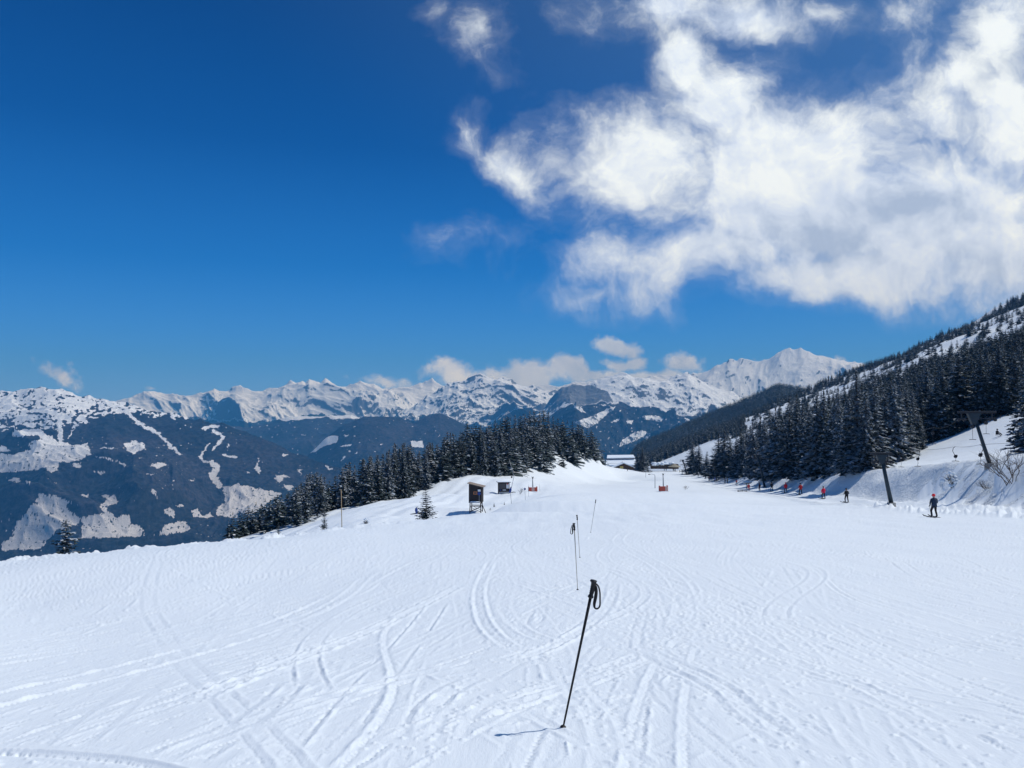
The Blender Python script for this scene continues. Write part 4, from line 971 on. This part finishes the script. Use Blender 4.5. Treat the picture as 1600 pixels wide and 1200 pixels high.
# ------------------------------------------------------------------ shrubs
def bare_shrub(p, h, seed, label, n=9, spread=.9, snowy=False, m=None, lean=0):
    r = random.Random(seed); o = empty('bare_shrub', p, 0, label, 'shrub'); mb = MB()
    def grow(a, d, L, rad, dep):
        b = a + d*L; mid = a.lerp(b, .5) + Vector((r.uniform(-1, 1), r.uniform(-1, 1), r.uniform(-.3, 1)))*L*.09
        mb.tube([a, mid, b], [rad, rad*.8, rad*.6], 5 if dep < 2 else 4)
        if dep >= 4: return
        for k in range(r.choice([2, 3, 3])):
            d2 = (d + Vector((r.gauss(0, .5), r.gauss(0, .5), r.gauss(.12, .3)))).normalized(); grow(a.lerp(b, r.uniform(.45, 1)), d2, L*r.uniform(.55, .82), rad*.6, dep+1)
    for k in range(n):
        az = r.uniform(0, 6.28); d = Vector((math.cos(az)*spread*r.uniform(.3, 1)+lean, math.sin(az)*spread*.6, 1)).normalized(); grow(Vector((r.gauss(0, .08*h), r.gauss(0, .08*h), -.1)), d, h*.36, .006*h+.006, 0)
    mb.build('branches', m or M_TWIG, o)
    if snowy:
        sb = MB()
        for k in range(14): sb.ball((r.gauss(0, .22*h), r.gauss(0, .15*h), r.uniform(.05, .95)*h), (r.uniform(.07, .16)*h, r.uniform(.07, .14)*h, r.uniform(.05, .1)*h), 8, 5, .12)
        sb.build('clinging_snow', M_OSNOW, o, True)
    return o
bare_shrub(hit(1583, 757, 55, 130), 4.6, 3, 'large bare leafless bush on the bank at the right edge of the frame', 8, 1.1, lean=-.35)
bare_shrub(hit(1545, 765, 55, 130), 1.7, 5, 'low bare bush lying on the bank, left of the large leafless bush', 6, 1.5, lean=-.8)
bare_shrub(hit(1488, 762, 55, 130), 1.9, 7, 'narrow snow-clad shrub on the bank between the two large pylons', 8, .35, True, lean=-.1)
bare_shrub(hit(813, 772, 110, 190), 2.0, 9, 'bare grey bush at the piste edge between the lance and the round sign', 7, 1.0, m=mat('grey_twigs', (.22, .22, .24), .9))
bare_shrub(hit(1071, 765, 120, 260), 1.5, 13, 'bare bush just right of the red crash pad on the piste rim', 7, 1.2)
bare_shrub(hit(572, 818, 40, 90), .62, 15, 'low dark bush poking out of the snow right of the pale wooden post', 14, 1.6, True, M_BARK)
def seedling(u, vb, hpx, D0, D1, label, kind=None, w=1.0, nm=None):
    p = hit(u, vb, D0, D1); h = hpx*p.y/F; tree(kind or YOUNG[0], (p.x, p.y, p.z-.05*h), h, label, None, tr_, w); return p
seedling(772, 792, 7, 85, 160, 'tiny conifer tip poking from the snow right of the hide')
seedling(766, 797, 4.5, 85, 160, 'tiniest dark conifer tip in the snow beside the hide prop', YOUNG[1])
seedling(788, 789, 6, 85, 160, 'little dark conifer tip between the hide and the snow lance', YOUNG[1], .8)
for (u, vb, vt, D, lb, kd, w_) in [(667, 809, 760, 56, 'young snow-dusted spruce standing alone left of the raised hide', YOUNG[0], 1.3), (508, 826, 799, 37, 'tiny lone spruce in front of the left wood, left of the pale post', YOUNG[1], .9),
      (437, 836, 815, 36, 'tiny snow-covered conifer on the lip below the left wood', YOUNG[0], .9), (107, 868, 812, 31, 'lone brownish conifer peeping over the snow edge at far left', PINE[1], 1.25)]:
    x = (u-800)/F*D; z = h1(x, D); tree(kd, (x, D, min(z, P3(u, vb, D).z)), (P3(u, vt, D).z - min(z, P3(u, vb, D).z)), lb, None, tr_, w_)

# ------------------------------------------------------------------ drag lift
def pylon(u, vb, ut, vt, D0, D1, label, arms, big=1.0, D=None, width=.30):
    p = hit(u, vb, D0, D1) if D is None else Vector(((u-800)/F*D, D, h1((u-800)/F*D, D)))
    top = P3(ut, vt, p.y) - p; L = top.length
    o = empty('lift_pylon', p, 0, label, 'lift pylon', 'steel pylons of the drag lifts')
    MB().tube([(0, 0, -.4), (0, 0, .25)], [.55*big, .5*big], 12).build('footing', M_CONC, o)
    MB().tube([(0, 0, .1), tuple(top*.5), tuple(top*.97)], [width, width*.85, width*.72], 10).build('mast', M_PYL, o, True)
    ax = Vector((1, -.06, .02)).normalized(); hw = arms*.5
    hd_ = MB(); c0 = top
    # head: wedge gusset and cross arm
    w0 = .46*big; vts = [(-w0*1.5, -.18, 0), (w0*1.5, -.18, .03), (w0*.42, -.15, -1.15*big), (-w0*.42, -.15, -1.15*big)]
    b0 = len(hd_.v)
    for dy in (0, .34):
        for v_ in vts: hd_.v.append((c0.x+v_[0], c0.y+v_[1]+dy, c0.z+v_[2]))
    hd_.f += [(b0, b0+3, b0+2, b0+1), (b0+4, b0+5, b0+6, b0+7)] + [(b0+k, b0+(k+1) % 4, b0+4+(k+1) % 4, b0+4+k) for k in range(4)]
    hd_.build('gusset', M_PYL, o)
    MB().box((c0.x + (.35 if arms > 3 else 0)*big, c0.y-.01, c0.z+.12), (arms, .26, .2), bevel=.02).build('cross_arm', M_DARK, o)
    for sx in (-1, 1):
        xc = c0.x + (.35 if arms > 3 else 0)*big + sx*(hw-.35)
        sh_ = MB(); sh_.box((xc, c0.y, c0.z-.28), (.08, .1, .6)); sh_.box((xc, c0.y, c0.z-.58), (.9*big, .12, .1)); so_ = sh_.build('sheave_hanger', M_DARK, o)
        for k in (-1, 1):
            MB().tube([(xc+k*.3*big, c0.y-.09, c0.z-.60), (xc+k*.3*big, c0.y+.07, c0.z-.60)], [.17*big, .17*big], 14).build('sheave', M_DARK, so_)
    if big >= 1 and arms > 1.5:
        la = MB(); off_ = Vector((width+.18, -.05, 0))
        for e in (-.16, .16): la.tube([tuple(off_+Vector((e+.1, 0, .4))), tuple(top*.95+off_+Vector((e-.05, 0, 0)))], .022, 5)
        for k in range(int(L/.35)):
            c_ = top*(.05+.9*k/(L/.35))+off_; la.tube([(c_.x-.13, c_.y, c_.z), (c_.x+.17, c_.y, c_.z)], .016, 5)
        la.build('ladder', M_GREY, o)
    return p, p+top
pA, tA = pylon(1393, 790, 1377, 711, 60, 130, 'plain leaning steel pylon with a small T head at the foot of the snow bank', 1.8, .7, width=.19)
pB, tB = pylon(1547, 728, 1521, 646, 60, 130, 'large leaning steel pylon with a wide cross arm and ladder, on the upper terrace', 3.6, .9, width=.19)
pC, tC = pylon(1195, 762, 1184, 712, 130, 230, 'dark leaning pylon before the row of tall spruces, above the middle of the skier queue', 2.0, .8, width=.26)
pD, tD = pylon(1252, 745, 1239, 704, 120, 240, 'dim leaning pylon half hidden among the tall spruces', 1.8, .8, width=.24)
pE, tE = pylon(1120, 752, 1115, 726, 170, 330, 'small dark pylon at the edge of the spruces beside a figure in blue', 1.8, .8, width=.27)
pF, tF = pylon(1073, 740, 1067, 719, 280, 470, 'far small pylon with a T head, right of the low restaurant', 4.2, 1.1, width=.4)
def rope(pts, label, sag=.5, r=.014):
    o = empty('haul_rope', pts[0], 0, label, 'rope'); q = []
    for a, b in zip(pts[:-1], pts[1:]):
        for t_ in np.linspace(0, 1, 9)[:-1]: c_ = a.lerp(b, float(t_)); c_.z -= sag*4*t_*(1-t_); q.append(tuple(c_-pts[0]))
    q.append(tuple(pts[-1]-pts[0])); MB().tube(q, r, 5).build('strand', M_ROPE, o)
# hangers: bar seat on a cord from a spring box on a curved arm
HG = [(1320, 741, 731, 729), (1345, 735, 724, 720), (1366, 735, 722, 718), (1408, 732, 720, 712), (1434, 731, 718, 704), (1493, 723, 714, 699), (1532, 728, 712, 696)]
tops = []
for i, (u, vb, vbox, vt) in enumerate(HG):
    p = hit(u, vb-1, 70, 190); s_ = p.y/F; H = (vb-vt)*s_; hb_ = (vb-vbox)*s_; lr = 1 if i != 5 else -1
    labs = ['leftmost drag-lift hanger, low before the spruces', 'second hanger from the left on the lower rope, near the spruce foot', 'third hanger from the left, just left of the plain pylon', 'hanger with a dark reel box just right of the plain pylon top',
            'hanger with a tall curved spring arm, fourth left of the large pylon', 'hanger with a left-curving spring arm in the gap between the two large pylons', 'hanger with a curved arm right beside the mast of the large pylon']
    o = empty('lift_hanger', (p.x, p.y, p.z), 0, labs[i], 'lift hanger', 'drag lift hangers on the ropes'); tops.append(Vector((p.x, p.y, p.z+H)))
    MB().tube([(0, 0, H), (.22*lr, 0, H-.15), (.30*lr, 0, hb_+(H-hb_)*.55), (.12*lr, 0, hb_+(H-hb_)*.2), (0, 0, hb_)], .03, 6).build('spring_arm', M_DARK, o, True)
    MB().tube([(0, -.1, hb_-.05), (0, .1, hb_-.05)], [.15, .15], 14).box((.05, 0, hb_+.06), (.30, .2, .22), bevel=.03).build('reel_box', M_DARK, o)
    MB().tube([(0, 0, hb_-.15), (.05, 0, hb_*.5), (-.03, 0, .12)], .018, 5).build('cord', M_ROPE, o)
    MB().tube([(-.38, .05, .10), (0, 0, .13), (.38, -.05, .10)], [.03, .04, .03], 6).build('tow_bar', M_DARK, o)
rope([tC+Vector((.3, 0, -.5))] + tops + [Vector((60, 55, tops[-1].z+2.8))], 'lower haul rope with its hangers, crossing the bright upper terrace', .12)
HB = [(1458, 694, 676, 668, 'hanger on the upper rope at the right edge of the front spruces'), (1520, 687, 666, 655, 'long straight hanger below the left end of the wide cross arm'), (1541, 678, 660, 650, 'thin straight hanger below the right end of the wide cross arm')]
for (u, vb, vbox, vt, lb) in HB:
    s_ = pB.y/F*(1.15 if u < 1500 else 1.0); D_ = s_*F; a_, b_ = ab(u, vb); H = (vb-vt)*s_; hb_ = (vb-vbox)*s_
    o = empty('lift_hanger', (a_*D_, D_, b_*D_), 0, lb, 'lift hanger', 'drag lift hangers on the ropes')
    MB().tube([(0, 0, H), (.05, 0, H*.8), (0, 0, hb_)], .028, 6).build('spring_arm', M_DARK, o, True)
    MB().tube([(-.02, -.08, hb_-.05), (-.02, .08, hb_-.05)], [.17, .17], 12).build('reel_box', M_DARK, o)
    MB().tube([(0, 0, hb_-.1), (0, 0, .03)], .016, 5).build('cord', M_ROPE, o)
    MB().tube([(-.32, 0, 0), (0, 0, .03), (.32, 0, 0)], .028, 6).build('tow_bar', M_DARK, o)
rope([tD+Vector((0, 0, -.4)), P3(1458, 668, pB.y*1.15), tB+Vector((-1.5, 0, -.6)), P3(1680, 628, 66)], 'upper haul rope running from the spruces over the wide cross arm', .35)

# ------------------------------------------------------------------ lodge and restaurant
D_ = 496; xl = (972-800)/F*D_; zg = h1(xl, D_); s_ = D_/F
lo = empty('mountain_lodge', (xl, D_+2, P3(972, 733, D_).z), R(3), 'brown timber lodge with two big snow-covered roofs at the far end of the piste', 'lodge')
def prism(mb, x0, x1, y0, y1, z0, zr, ov=0):       # gabled roof, ridge along y
    b = len(mb.v); xm = (x0+x1)/2; th = .5
    for y in (y0-ov, y1+ov):
        mb.v += [(x0-ov, y, z0), (xm, y, zr), (x1+ov, y, z0), (x1+ov, y, z0+th), (xm, y, zr+th), (x0-ov, y, z0+th)]
    mb.f += [(b, b+1, b+4, b+5), (b+1, b+2, b+3, b+4), (b+6, b+11, b+10, b+7), (b+7, b+10, b+9, b+8), (b+5, b+4, b+10, b+11), (b+4, b+3, b+9, b+10), (b, b+6, b+7, b+1), (b+1, b+7, b+8, b+2), (b+2, b+8, b+9, b+3), (b, b+5, b+11, b+6)]
k = s_
MB().box((1*k, 7, 3*k), (46*k, 8, 10*k)).build('main_hall', M_WOODM, lo)
hr = MB(); hr.v += [(-25*k, 1.5, 4*k), (25*k, 1.5, 5*k), (25*k, 7, 13*k), (-22*k, 7, 12*k), (-25*k, 1.5, 5.5*k), (25*k, 1.5, 6.6*k), (25*k, 7, 14*k), (-22*k, 7, 13.4*k)]
hr.f += [(0, 1, 2, 3), (4, 7, 6, 5), (0, 4, 5, 1), (1, 5, 6, 2), (2, 6, 7, 3), (3, 7, 4, 0)]; hr.build('lower_roof', M_OSNOW, lo)
MB().box((2*k, 9.5, 14*k), (43*k, 4, 3*k)).build('clerestory', M_WOODM, lo)
hr = MB(); hr.v += [(-21*k, 6.4, 15*k), (24*k, 6.4, 15.6*k), (24*k, 11.5, 19*k), (-18*k, 11.5, 18.6*k), (-21*k, 6.4, 16.3*k), (24*k, 6.4, 17*k), (24*k, 11.5, 20.4*k), (-18*k, 11.5, 20*k)]
hr.f += [(0, 1, 2, 3), (4, 7, 6, 5), (0, 4, 5, 1), (1, 5, 6, 2), (2, 6, 7, 3), (3, 7, 4, 0)]; hr.build('upper_roof', M_OSNOW, lo)
fw = MB(); b = 0; fw.v += [(-15*k, -3, -3*k), (17*k, -3, -3*k), (17*k, -3, 2.6*k), (0, -3, 9*k), (-15*k, -3, 2.6*k), (-15*k, 2.5, -3*k), (17*k, 2.5, -3*k), (17*k, 2.5, 2.6*k), (0, 2.5, 9*k), (-15*k, 2.5, 2.6*k)]
fw.f += [(0, 1, 2, 3, 4), (9, 8, 7, 6, 5), (0, 5, 6, 1), (1, 6, 7, 2), (2, 7, 8, 3), (3, 8, 9, 4), (4, 9, 5, 0)]; fw.build('gabled_front', M_WOODM, lo)
rf = MB(); prism(rf, -15*k, 17*k, -3, 2.5, 1.9*k, 9.2*k, .8); rf.build('gable_roof', M_OSNOW, lo)
MB().box((-2.2*k, -3.06, 2.4*k), (5.5*k, .1, 4.2*k)).build('window', M_YEL, lo)
for x in (-8.5, 4.5, 9): MB().box((x*k, -3.06, 1.6*k), (2.4*k, .1, 2.4*k)).build('window', M_GLASS, lo)
MB().tube([(.4*k, 0, 8*k), (.4*k, 0, 11*k)], .25, 8).build('chimney', M_DARK, lo)
MB().tube([(22.5*k, -3.5, -2*k), (22.5*k, -3.5, 9*k)], .35, 8).build('flagpole', M_WHITE, lo)
D2 = 486; xr = (1038-800)/F*D2
re_ = empty('restaurant', (xr, D2, P3(1038, 733, D2).z), R(-4), 'low brown restaurant with lumpy snow on its roof, half hidden right of the frosted spruce', 'restaurant'); k = D2/F
MB().box((0, 2, 4*k), (42*k, 6, 7*k)).build('walls', M_WOODM, re_)
rb = MB(); rb.box((-3*k, 1.5, 8*k), (32*k, 7, 1.6*k), bevel=.2)
rnd2 = random.Random(4)
for i in range(40): rb.ball((rnd2.uniform(-19, 12)*k, rnd2.uniform(-3, 4), rnd2.uniform(6, 10)*k), (rnd2.uniform(1.2, 3.2)*k, 1.2, rnd2.uniform(.7, 1.8)*k), 8, 5, .15)
rb.build('roof_snow', M_OSNOW, re_, True)
for i in range(6): MB().box((-16*k+i*5*k, -1.05, 4.2*k), (3*k, .1, 2.6*k)).build('window', M_GLASS, re_)
pu = empty('sunshade', (xr+13*k, D2-3, P3(1038, 735, D2).z), 0, 'wide straw-coloured sunshade at the right end of the low restaurant', 'sunshade')
um = MB(); n = 12; um.v.append((0, 0, 11*k)); um.v += [(10*k*math.cos(6.283*i/n), 4.5*math.sin(6.283*i/n), 6.5*k) for i in range(n)]; um.v.append((0, 0, 10.2*k)); um.v += [(9.8*k*math.cos(6.283*i/n), 4.4*math.sin(6.283*i/n), 6.0*k) for i in range(n)]
for i in range(n): j = (i+1) % n; um.f += [(0, 1+i, 1+j), (n+1, n+2+j, n+2+i), (1+i, n+2+i, n+2+j, 1+j)]
um.build('canopy', M_UMB, pu); MB().tube([(0, 0, -1), (0, 0, 10.4*k)], .1, 8).build('pole', M_WOODM, pu)
x = (1003-800)/F*470; tree(WHITE[1], (x, 470, P3(1003, 737, 470).z), 39*470/F, 'lone grey frosted spruce standing between the lodge and the low restaurant', None, tr_, 2.2)
x = (996-800)/F*480; tree(SPRUCE[2], (x, 480, P3(996, 737, 480).z), 31*480/F, 'slimmer frosted spruce pressed against the right gable of the lodge', None, tr_, 1.3)
def lamp(u, vb, vt, uh, lb):
    p = hit(u, vb, 150, 470); s_ = p.y/F; H = (vb-vt)*s_; dx = (uh-u)*s_
    o = empty('street_lamp', p, 0, lb, 'street lamp', 'curved lamp posts along the far piste')
    MB().tube([(0, 0, -.3), (0, 0, H*.82), (-.03, 0, H*.92), (dx*.15, 0, H*.98), (dx*.5, 0, H), (dx*.9, 0, H)], [.09, .07, .06, .06, .05, .05], 8).build('post', M_GREY, o, True)
    MB().box((dx, 0, H-.05), (.5, .22, .16), bevel=.04).build('lamp_head', M_DARK, o)
lamp(1009, 746, 730, 1001, 'curved lamp post in front of the lone frosted spruce, farther of two')
lamp(1023.5, 763, 741, 1014.5, 'curved lamp post just left of the red crash pad on the rim')
# little snow-capped shelter by the tow track
p = hit(1167, 764, 110, 260); s_ = p.y/F
o = empty('snow_shelter', p, 0, 'small snow-capped round shelter on a post beside the queue of skiers', 'shelter')
MB().tube([(0, 0, -.2), (0, 0, 9*s_)], .1, 8).build('post', M_DARK, o); MB().ball((0, 0, 10.5*s_), (8*s_, .8, 2.2*s_), 18, 8, .04).build('snow_cap', M_OSNOW, o, True); MB().tube([(0, 0, 8.6*s_), (0, 0, 9.6*s_)], [5.5*s_, 7.5*s_], 16).build('roof', M_UMB, o)
p = hit(1160, 768, 100, 220); s_ = p.y/F
o = empty('safety_net', p, 0, 'low dark net board lying along the piste rim left of the figures in red', 'net'); MB().box((0, 0, .35*s_), (15*s_, .15, 2.4*s_), bevel=.02).build('panel', M_DARK, o)
for x in (-7, 0, 7): MB().tube([(x*s_, 0, -.2), (x*s_, 0, 2.6*s_)], .04, 6).build('stake', M_DARK, o)
for (u, vb, ut, vt, lb) in [(1474, 665, 1468, 650, 'thin tilted stake nearest the spruces on the upper snowfield'), (1494, 662, 1492, 655, 'shortest thin stake on the upper snowfield, left of the wide cross arm'), (1562, 655, 1564, 648, 'thin dark stake on the upper snowfield above the seated snowboarder')]:
    stake(u, vb, vt, 90, 220, 'marker_stake', lb, 'stake', M_WOODM, .035, ut)

# ------------------------------------------------------------------ people
def skin_mesh(joints, edges, sub=1):
    me = bpy.data.meshes.new('tmp'); me.from_pydata([j[:3] for j in joints], edges, []); o = bpy.data.objects.new('tmp', me); COL.objects.link(o)
    md = o.modifiers.new('skin', 'SKIN'); md.use_smooth_shade = True; md.branch_smoothing = .4
    for i, j in enumerate(joints):
        rx, ry = (j[3], j[3]) if not isinstance(j[3], tuple) else j[3]
        me.skin_vertices[0].data[i].radius = (rx, ry)
    me.skin_vertices[0].data[0].use_root = True
    sb = o.modifiers.new('sub', 'SUBSURF'); sb.levels = sub; sb.render_levels = sub
    dg = bpy.context.evaluated_depsgraph_get(); r_ = bpy.data.meshes.new_from_object(o.evaluated_get(dg)); bpy.data.objects.remove(o); return r_
def body(pose):
    """joints in metres, figure looks towards +Y, feet at z = 0"""
    J = []; E = []
    def j(x, y, z, r): J.append((x, y, z, r)); return len(J)-1
    sit = pose == 'sit'; st = .17 if pose in ('ski', 'ski2') else .12
    hz_ = .42 if sit else .93
    pel = j(0, 0, hz_, (.155, .12)); wst = j(0, .01, hz_+.16, (.15, .115)); chs = j(0, .02 if not sit else .05, hz_+.36, (.18, .13)); shd = j(0, .01, hz_+.47, (.12, .10)); nk = j(0, .03, hz_+.56, .058); hd0 = j(0, .05, hz_+.62, .085); hd1 = j(0, .055, hz_+.70, .102); hd2 = j(0, .05, hz_+.77, .085)
    E.extend([(pel, wst), (wst, chs), (chs, shd), (shd, nk), (nk, hd0), (hd0, hd1), (hd1, hd2)])
    for s in (-1, 1):
        if sit: hp = j(s*.10, .08, hz_-.03, .10); kn = j(s*.17, .45, hz_+.10, .075); an = j(s*.16, .74, .10, .055); ft = j(s*.17, .88, .07, .05)
        else:
            k_ = (.06 if pose == 'ski' else .10); hp = j(s*.10, 0, .86, .10); kn = j(s*st, k_, .50, .073); an = j(s*(st+.02), -.02, .12, .060); ft = j(s*(st+.03), .13, .06, .052)
        E.extend([(pel, hp), (hp, kn), (kn, an), (an, ft)])
        sh = j(s*.19, .01, hz_+.44, .072)
        if pose == 'ski': el = j(s*.29, -.02, hz_+.18, .055); wr = j(s*.25, .20, hz_+.08, .040)
        elif pose == 'ski2': el = j(s*.27, .04, hz_+.17, .055); wr = j(s*(.20 if s > 0 else .30), .16 if s > 0 else .02, hz_+(.02 if s > 0 else -.06), .040)
        elif sit: el = j(s*.27, .12, hz_+.22, .055); wr = j(s*.20, .34, hz_+.18, .040)
        else: el = j(s*.25, -.02, hz_+.17, .055); wr = j(s*.24, .10 if s > 0 else -.03, hz_-.05, .040)
        pm = j(J[wr][0], J[wr][1]+.06, J[wr][2]-.03, .036); E.extend([(shd, sh), (sh, el), (el, wr), (wr, pm)])
        for q, (fx, fl) in enumerate([(-.028, .050), (-.010, .060), (.010, .056), (.028, .044)]):
            f1_ = j(J[pm][0]+fx, J[pm][1]+.035, J[pm][2]-.010, .010); f2_ = j(J[pm][0]+fx*.9, J[pm][1]+.035+fl*.6, J[pm][2]-.035, .009); E.extend([(pm, f1_), (f1_, f2_)])
        t1 = j(J[pm][0]-s*.040, J[pm][1]+.01, J[pm][2]-.005, .011); t2 = j(J[pm][0]-s*.045, J[pm][1]+.045, J[pm][2]-.02, .010); E.extend([(pm, t1), (t1, t2)])
    me = skin_mesh(J, E, 1); hands = [Vector(J[i][:3]) for i in range(len(J)) if J[i][3] == .036]
    co = np.array([v.co for v in me.vertices]); 
    # face: nose, brow, chin
    hc = np.array(J[hd1][:3])
    for i, c_ in enumerate(co):
        d = c_-hc
        if c_[2] > hz_+.58 and d[1] > .04:
            if abs(d[0]) < .022 and -.05 < d[2] < .02: co[i, 1] += .022
            elif abs(abs(d[0])-.035) < .018 and 0 < d[2] < .035: co[i, 1] -= .010
    me.vertices.foreach_set('co', co.ravel().astype(np.float32))
    mi = []
    for f in me.polygons:
        c_ = f.center
        hand = min((c_-h_).length for h_ in hands) < .10
        if hand: k = 3
        elif c_.z > hz_+.545: k = 4
        elif not sit and c_.z < .26: k = 3
        elif sit and c_.y > .66: k = 3
        elif c_.z < hz_-.02 or (sit and c_.y > .20 and abs(c_.x) < .26 and c_.z < hz_+.17): k = 1
        else: k = 0
        mi.append(k)
    for _ in range(5): me.materials.append(M_DARK)
    me.polygons.foreach_set('material_index', np.array(mi, dtype=np.int32)); me.name = 'person_body_'+pose; me.update()
    return me, J, hz_, hands
BODIES = {q: body(q) for q in ('ski', 'ski2', 'stand', 'sit')}
CL = {n_: mat('cloth_'+n_, c, .8, nscale=10, namt=.25) for n_, c in {'black': (.010, .010, .013), 'navy': (.012, .03, .065), 'red': (.75, .02, .03), 'darkred': (.42, .015, .02), 'crimson': (.70, .015, .06), 'blue': (.02, .07, .35), 'olive': (.09, .09, .05), 'grey': (.10, .11, .13), 'maroon': (.10, .012, .025)}.items()}
M_SKIN = mat('skin', (.45, .27, .20), .6, nscale=30, namt=.08)
def person(u, vb, hpx, pose, jacket, trousers, hat, label, face=0.0, D0=50, D1=520, skis=True, jc=None, pol=False, group=None, D=None):
    p = hit(u, vb, D0, D1) if D is None else P3(u, vb, D)
    me, J, hz_, hands = BODIES[pose]; sc = (hpx*p.y/F)/((hz_+.87)) ; sc = min(1.25, max(.8, sc))
    o = bpy.data.objects.new('person', me); COL.objects.link(o); o.location = (p.x, p.y, p.z); o.rotation_euler = (0, 0, face); o.scale = (sc*1.08, sc*1.08, sc); tag(o, label, 'person', group)
    for i, m_ in enumerate([CL[jacket], CL[trousers], CL[jacket], CL['black'], M_SKIN]):
        o.material_slots[i].link = 'OBJECT'; o.material_slots[i].material = m_
    hc = Vector(J[6][:3])
    MB().ball((hc.x, hc.y-.012, hc.z+.030), (.112, .125, .108), 14, 9).build('helmet', CL[hat], o, True)
    MB().box((hc.x, hc.y+.098, hc.z+.005), (.15, .03, .07), bevel=.012).build('goggles', M_GLASS, o)
    jk = MB()      # jacket shell over the body
    jk.tube([(0, 0, hz_-.10), (0, .0, hz_+.02), (0, .01, hz_+.18), (0, .02, hz_+.36), (0, .015, hz_+.46), (0, .02, hz_+.545)], [.185, .182, .172, .188, .145, .07], 16)
    q_ = jk.build('jacket', CL[jacket], o, True); 
    if skis:
        for s in (-1, 1):
            x = J[[i for i in range(len(J)) if abs(J[i][2]-.06) < 1e-6 and J[i][0]*s > 0][0]][0]
            sk = MB(); sk.tube([(x, -.72, .015), (x, -.4, .02), (x, .5, .02), (x, .80, .03), (x+.0, .95, .10)], [.03, .04, .04, .04, .02], 6); sk.build('ski', CL['black'] if jacket != 'black' else CL['grey'], o, True)
    if pol:
        h_ = min(hands, key=lambda v: v.x); MB().tube([(h_.x, h_.y+.03, h_.z+.05), (h_.x-.12, h_.y-.35, .04)], .010, 6).build('held_pole', M_DARK, o)
    return o
Q = 'skiers spaced along the tow track'
person(1460, 808.5, 33, 'ski2', 'navy', 'black', 'red', 'nearest skier on the tow track, navy jacket, black trousers and a red hood', R(8), 45, 110, pol=True, group=Q)
person(1323, 785.5, 23, 'ski', 'black', 'black', 'black', 'skier all in black on the tow track, second nearest in the line', R(12), 60, 150, group=Q)
person(1287, 779.5, 20, 'ski2', 'crimson', 'black', 'black', 'skier in a bright red jacket and black trousers just left of the one in black', R(10), 70, 160, group=Q)
person(1251, 773, 18.5, 'ski', 'darkred', 'black', 'black', 'skier in a dark red jacket with dark head, third in the red-jacket line', R(10), 80, 190, group=Q)
person(1228, 770.5, 17, 'ski2', 'red', 'grey', 'crimson', 'skier in a red jacket and grey trousers, red head, near the foot of the bank', R(10), 90, 200, group=Q)
person(1206, 768, 15, 'ski', 'black', 'grey', 'black', 'dark-clad skier right of the dark leaning pylon foot', R(10), 100, 220, group=Q)
person(1187, 767, 13, 'stand', 'maroon', 'maroon', 'maroon', 'figure in maroon standing left of the dark leaning pylon foot', R(30), 100, 220, skis=False)
person(1170, 767, 12, 'stand', 'red', 'red', 'darkred', 'figure all in bright red standing in front of the small snow-capped shelter', R(-30), 100, 220, skis=False)
person(1151, 757.5, 8.5, 'ski', 'darkred', 'grey', 'black', 'small figure in dark red on the track left of the snow-capped shelter', R(10), 170, 300)
person(1133, 756, 8.5, 'stand', 'black', 'black', 'black', 'left one of two small dark figures standing together on the far track', R(40), 170, 330, skis=False)
person(1136.5, 755.5, 8.5, 'stand', 'olive', 'black', 'black', 'right one of two small figures standing together, olive jacket', R(-140), 170, 330, skis=False)
person(1117, 753.5, 8, 'stand', 'blue', 'navy', 'blue', 'small figure in blue standing at the small dark pylon', R(60), 190, 350, skis=False)
person(1108, 752, 8, 'stand', 'maroon', 'black', 'darkred', 'small figure in dark red left of the one in blue', R(160), 190, 350, skis=False)
person(1102.5, 749, 6.5, 'stand', 'black', 'black', 'black', 'tiny black figure alone on the snow left of the spruces', R(10), 200, 400, skis=False)
person(1091, 746, 6, 'ski', 'grey', 'grey', 'grey', 'tiny grey figure on the far track between the far pylon and the spruces', R(10), 200, 430, skis=False)
person(1066, 739.5, 5, 'stand', 'grey', 'black', 'black', 'tiny dark figure at the foot of the far small pylon', R(10), 280, 480, skis=False)
person(1062, 739, 4.6, 'stand', 'olive', 'black', 'black', 'tiny olive figure just left of the far pylon foot', R(80), 280, 480, skis=False)
person(1055, 737, 4.8, 'stand', 'black', 'olive', 'black', 'tiny figure in front of the straw-coloured sunshade, right of a pair', R(10), 280, 490, skis=False)
person(1052, 736.5, 5, 'stand', 'olive', 'grey', 'black', 'tiny olive figure in front of the straw-coloured sunshade, left of a pair', R(190), 280, 490, skis=False)
person(1041, 734, 4.8, 'stand', 'black', 'black', 'black', 'tiny dark figure before the restaurant, right one of two', R(10), 280, 495, skis=False)
person(1038, 733.5, 4.4, 'stand', 'grey', 'olive', 'grey', 'tiny grey figure before the restaurant, left one of two', R(120), 280, 495, skis=False)
person(980.5, 736.5, 4.4, 'stand', 'black', 'black', 'black', 'tiny black figure skiing on the piste in front of the lodge', R(10), 280, 495, skis=False)
sbp = person(1558, 682.5, 13, 'sit', 'black', 'black', 'black', 'person in black sitting in the snow above the terrace, right of the large pylon', R(200), 80, 200, skis=False)
bd_ = hit(1563, 682.5, 80, 200); o = MB().box((0, 0, .1), (1.5, .28, .03), Matrix.Rotation(R(8), 3, 'Y'), bevel=.012).build('snowboard', CL['maroon']); o.location = bd_; tag(o, 'dark snowboard lying beside the person sitting in the snow', 'snowboard')
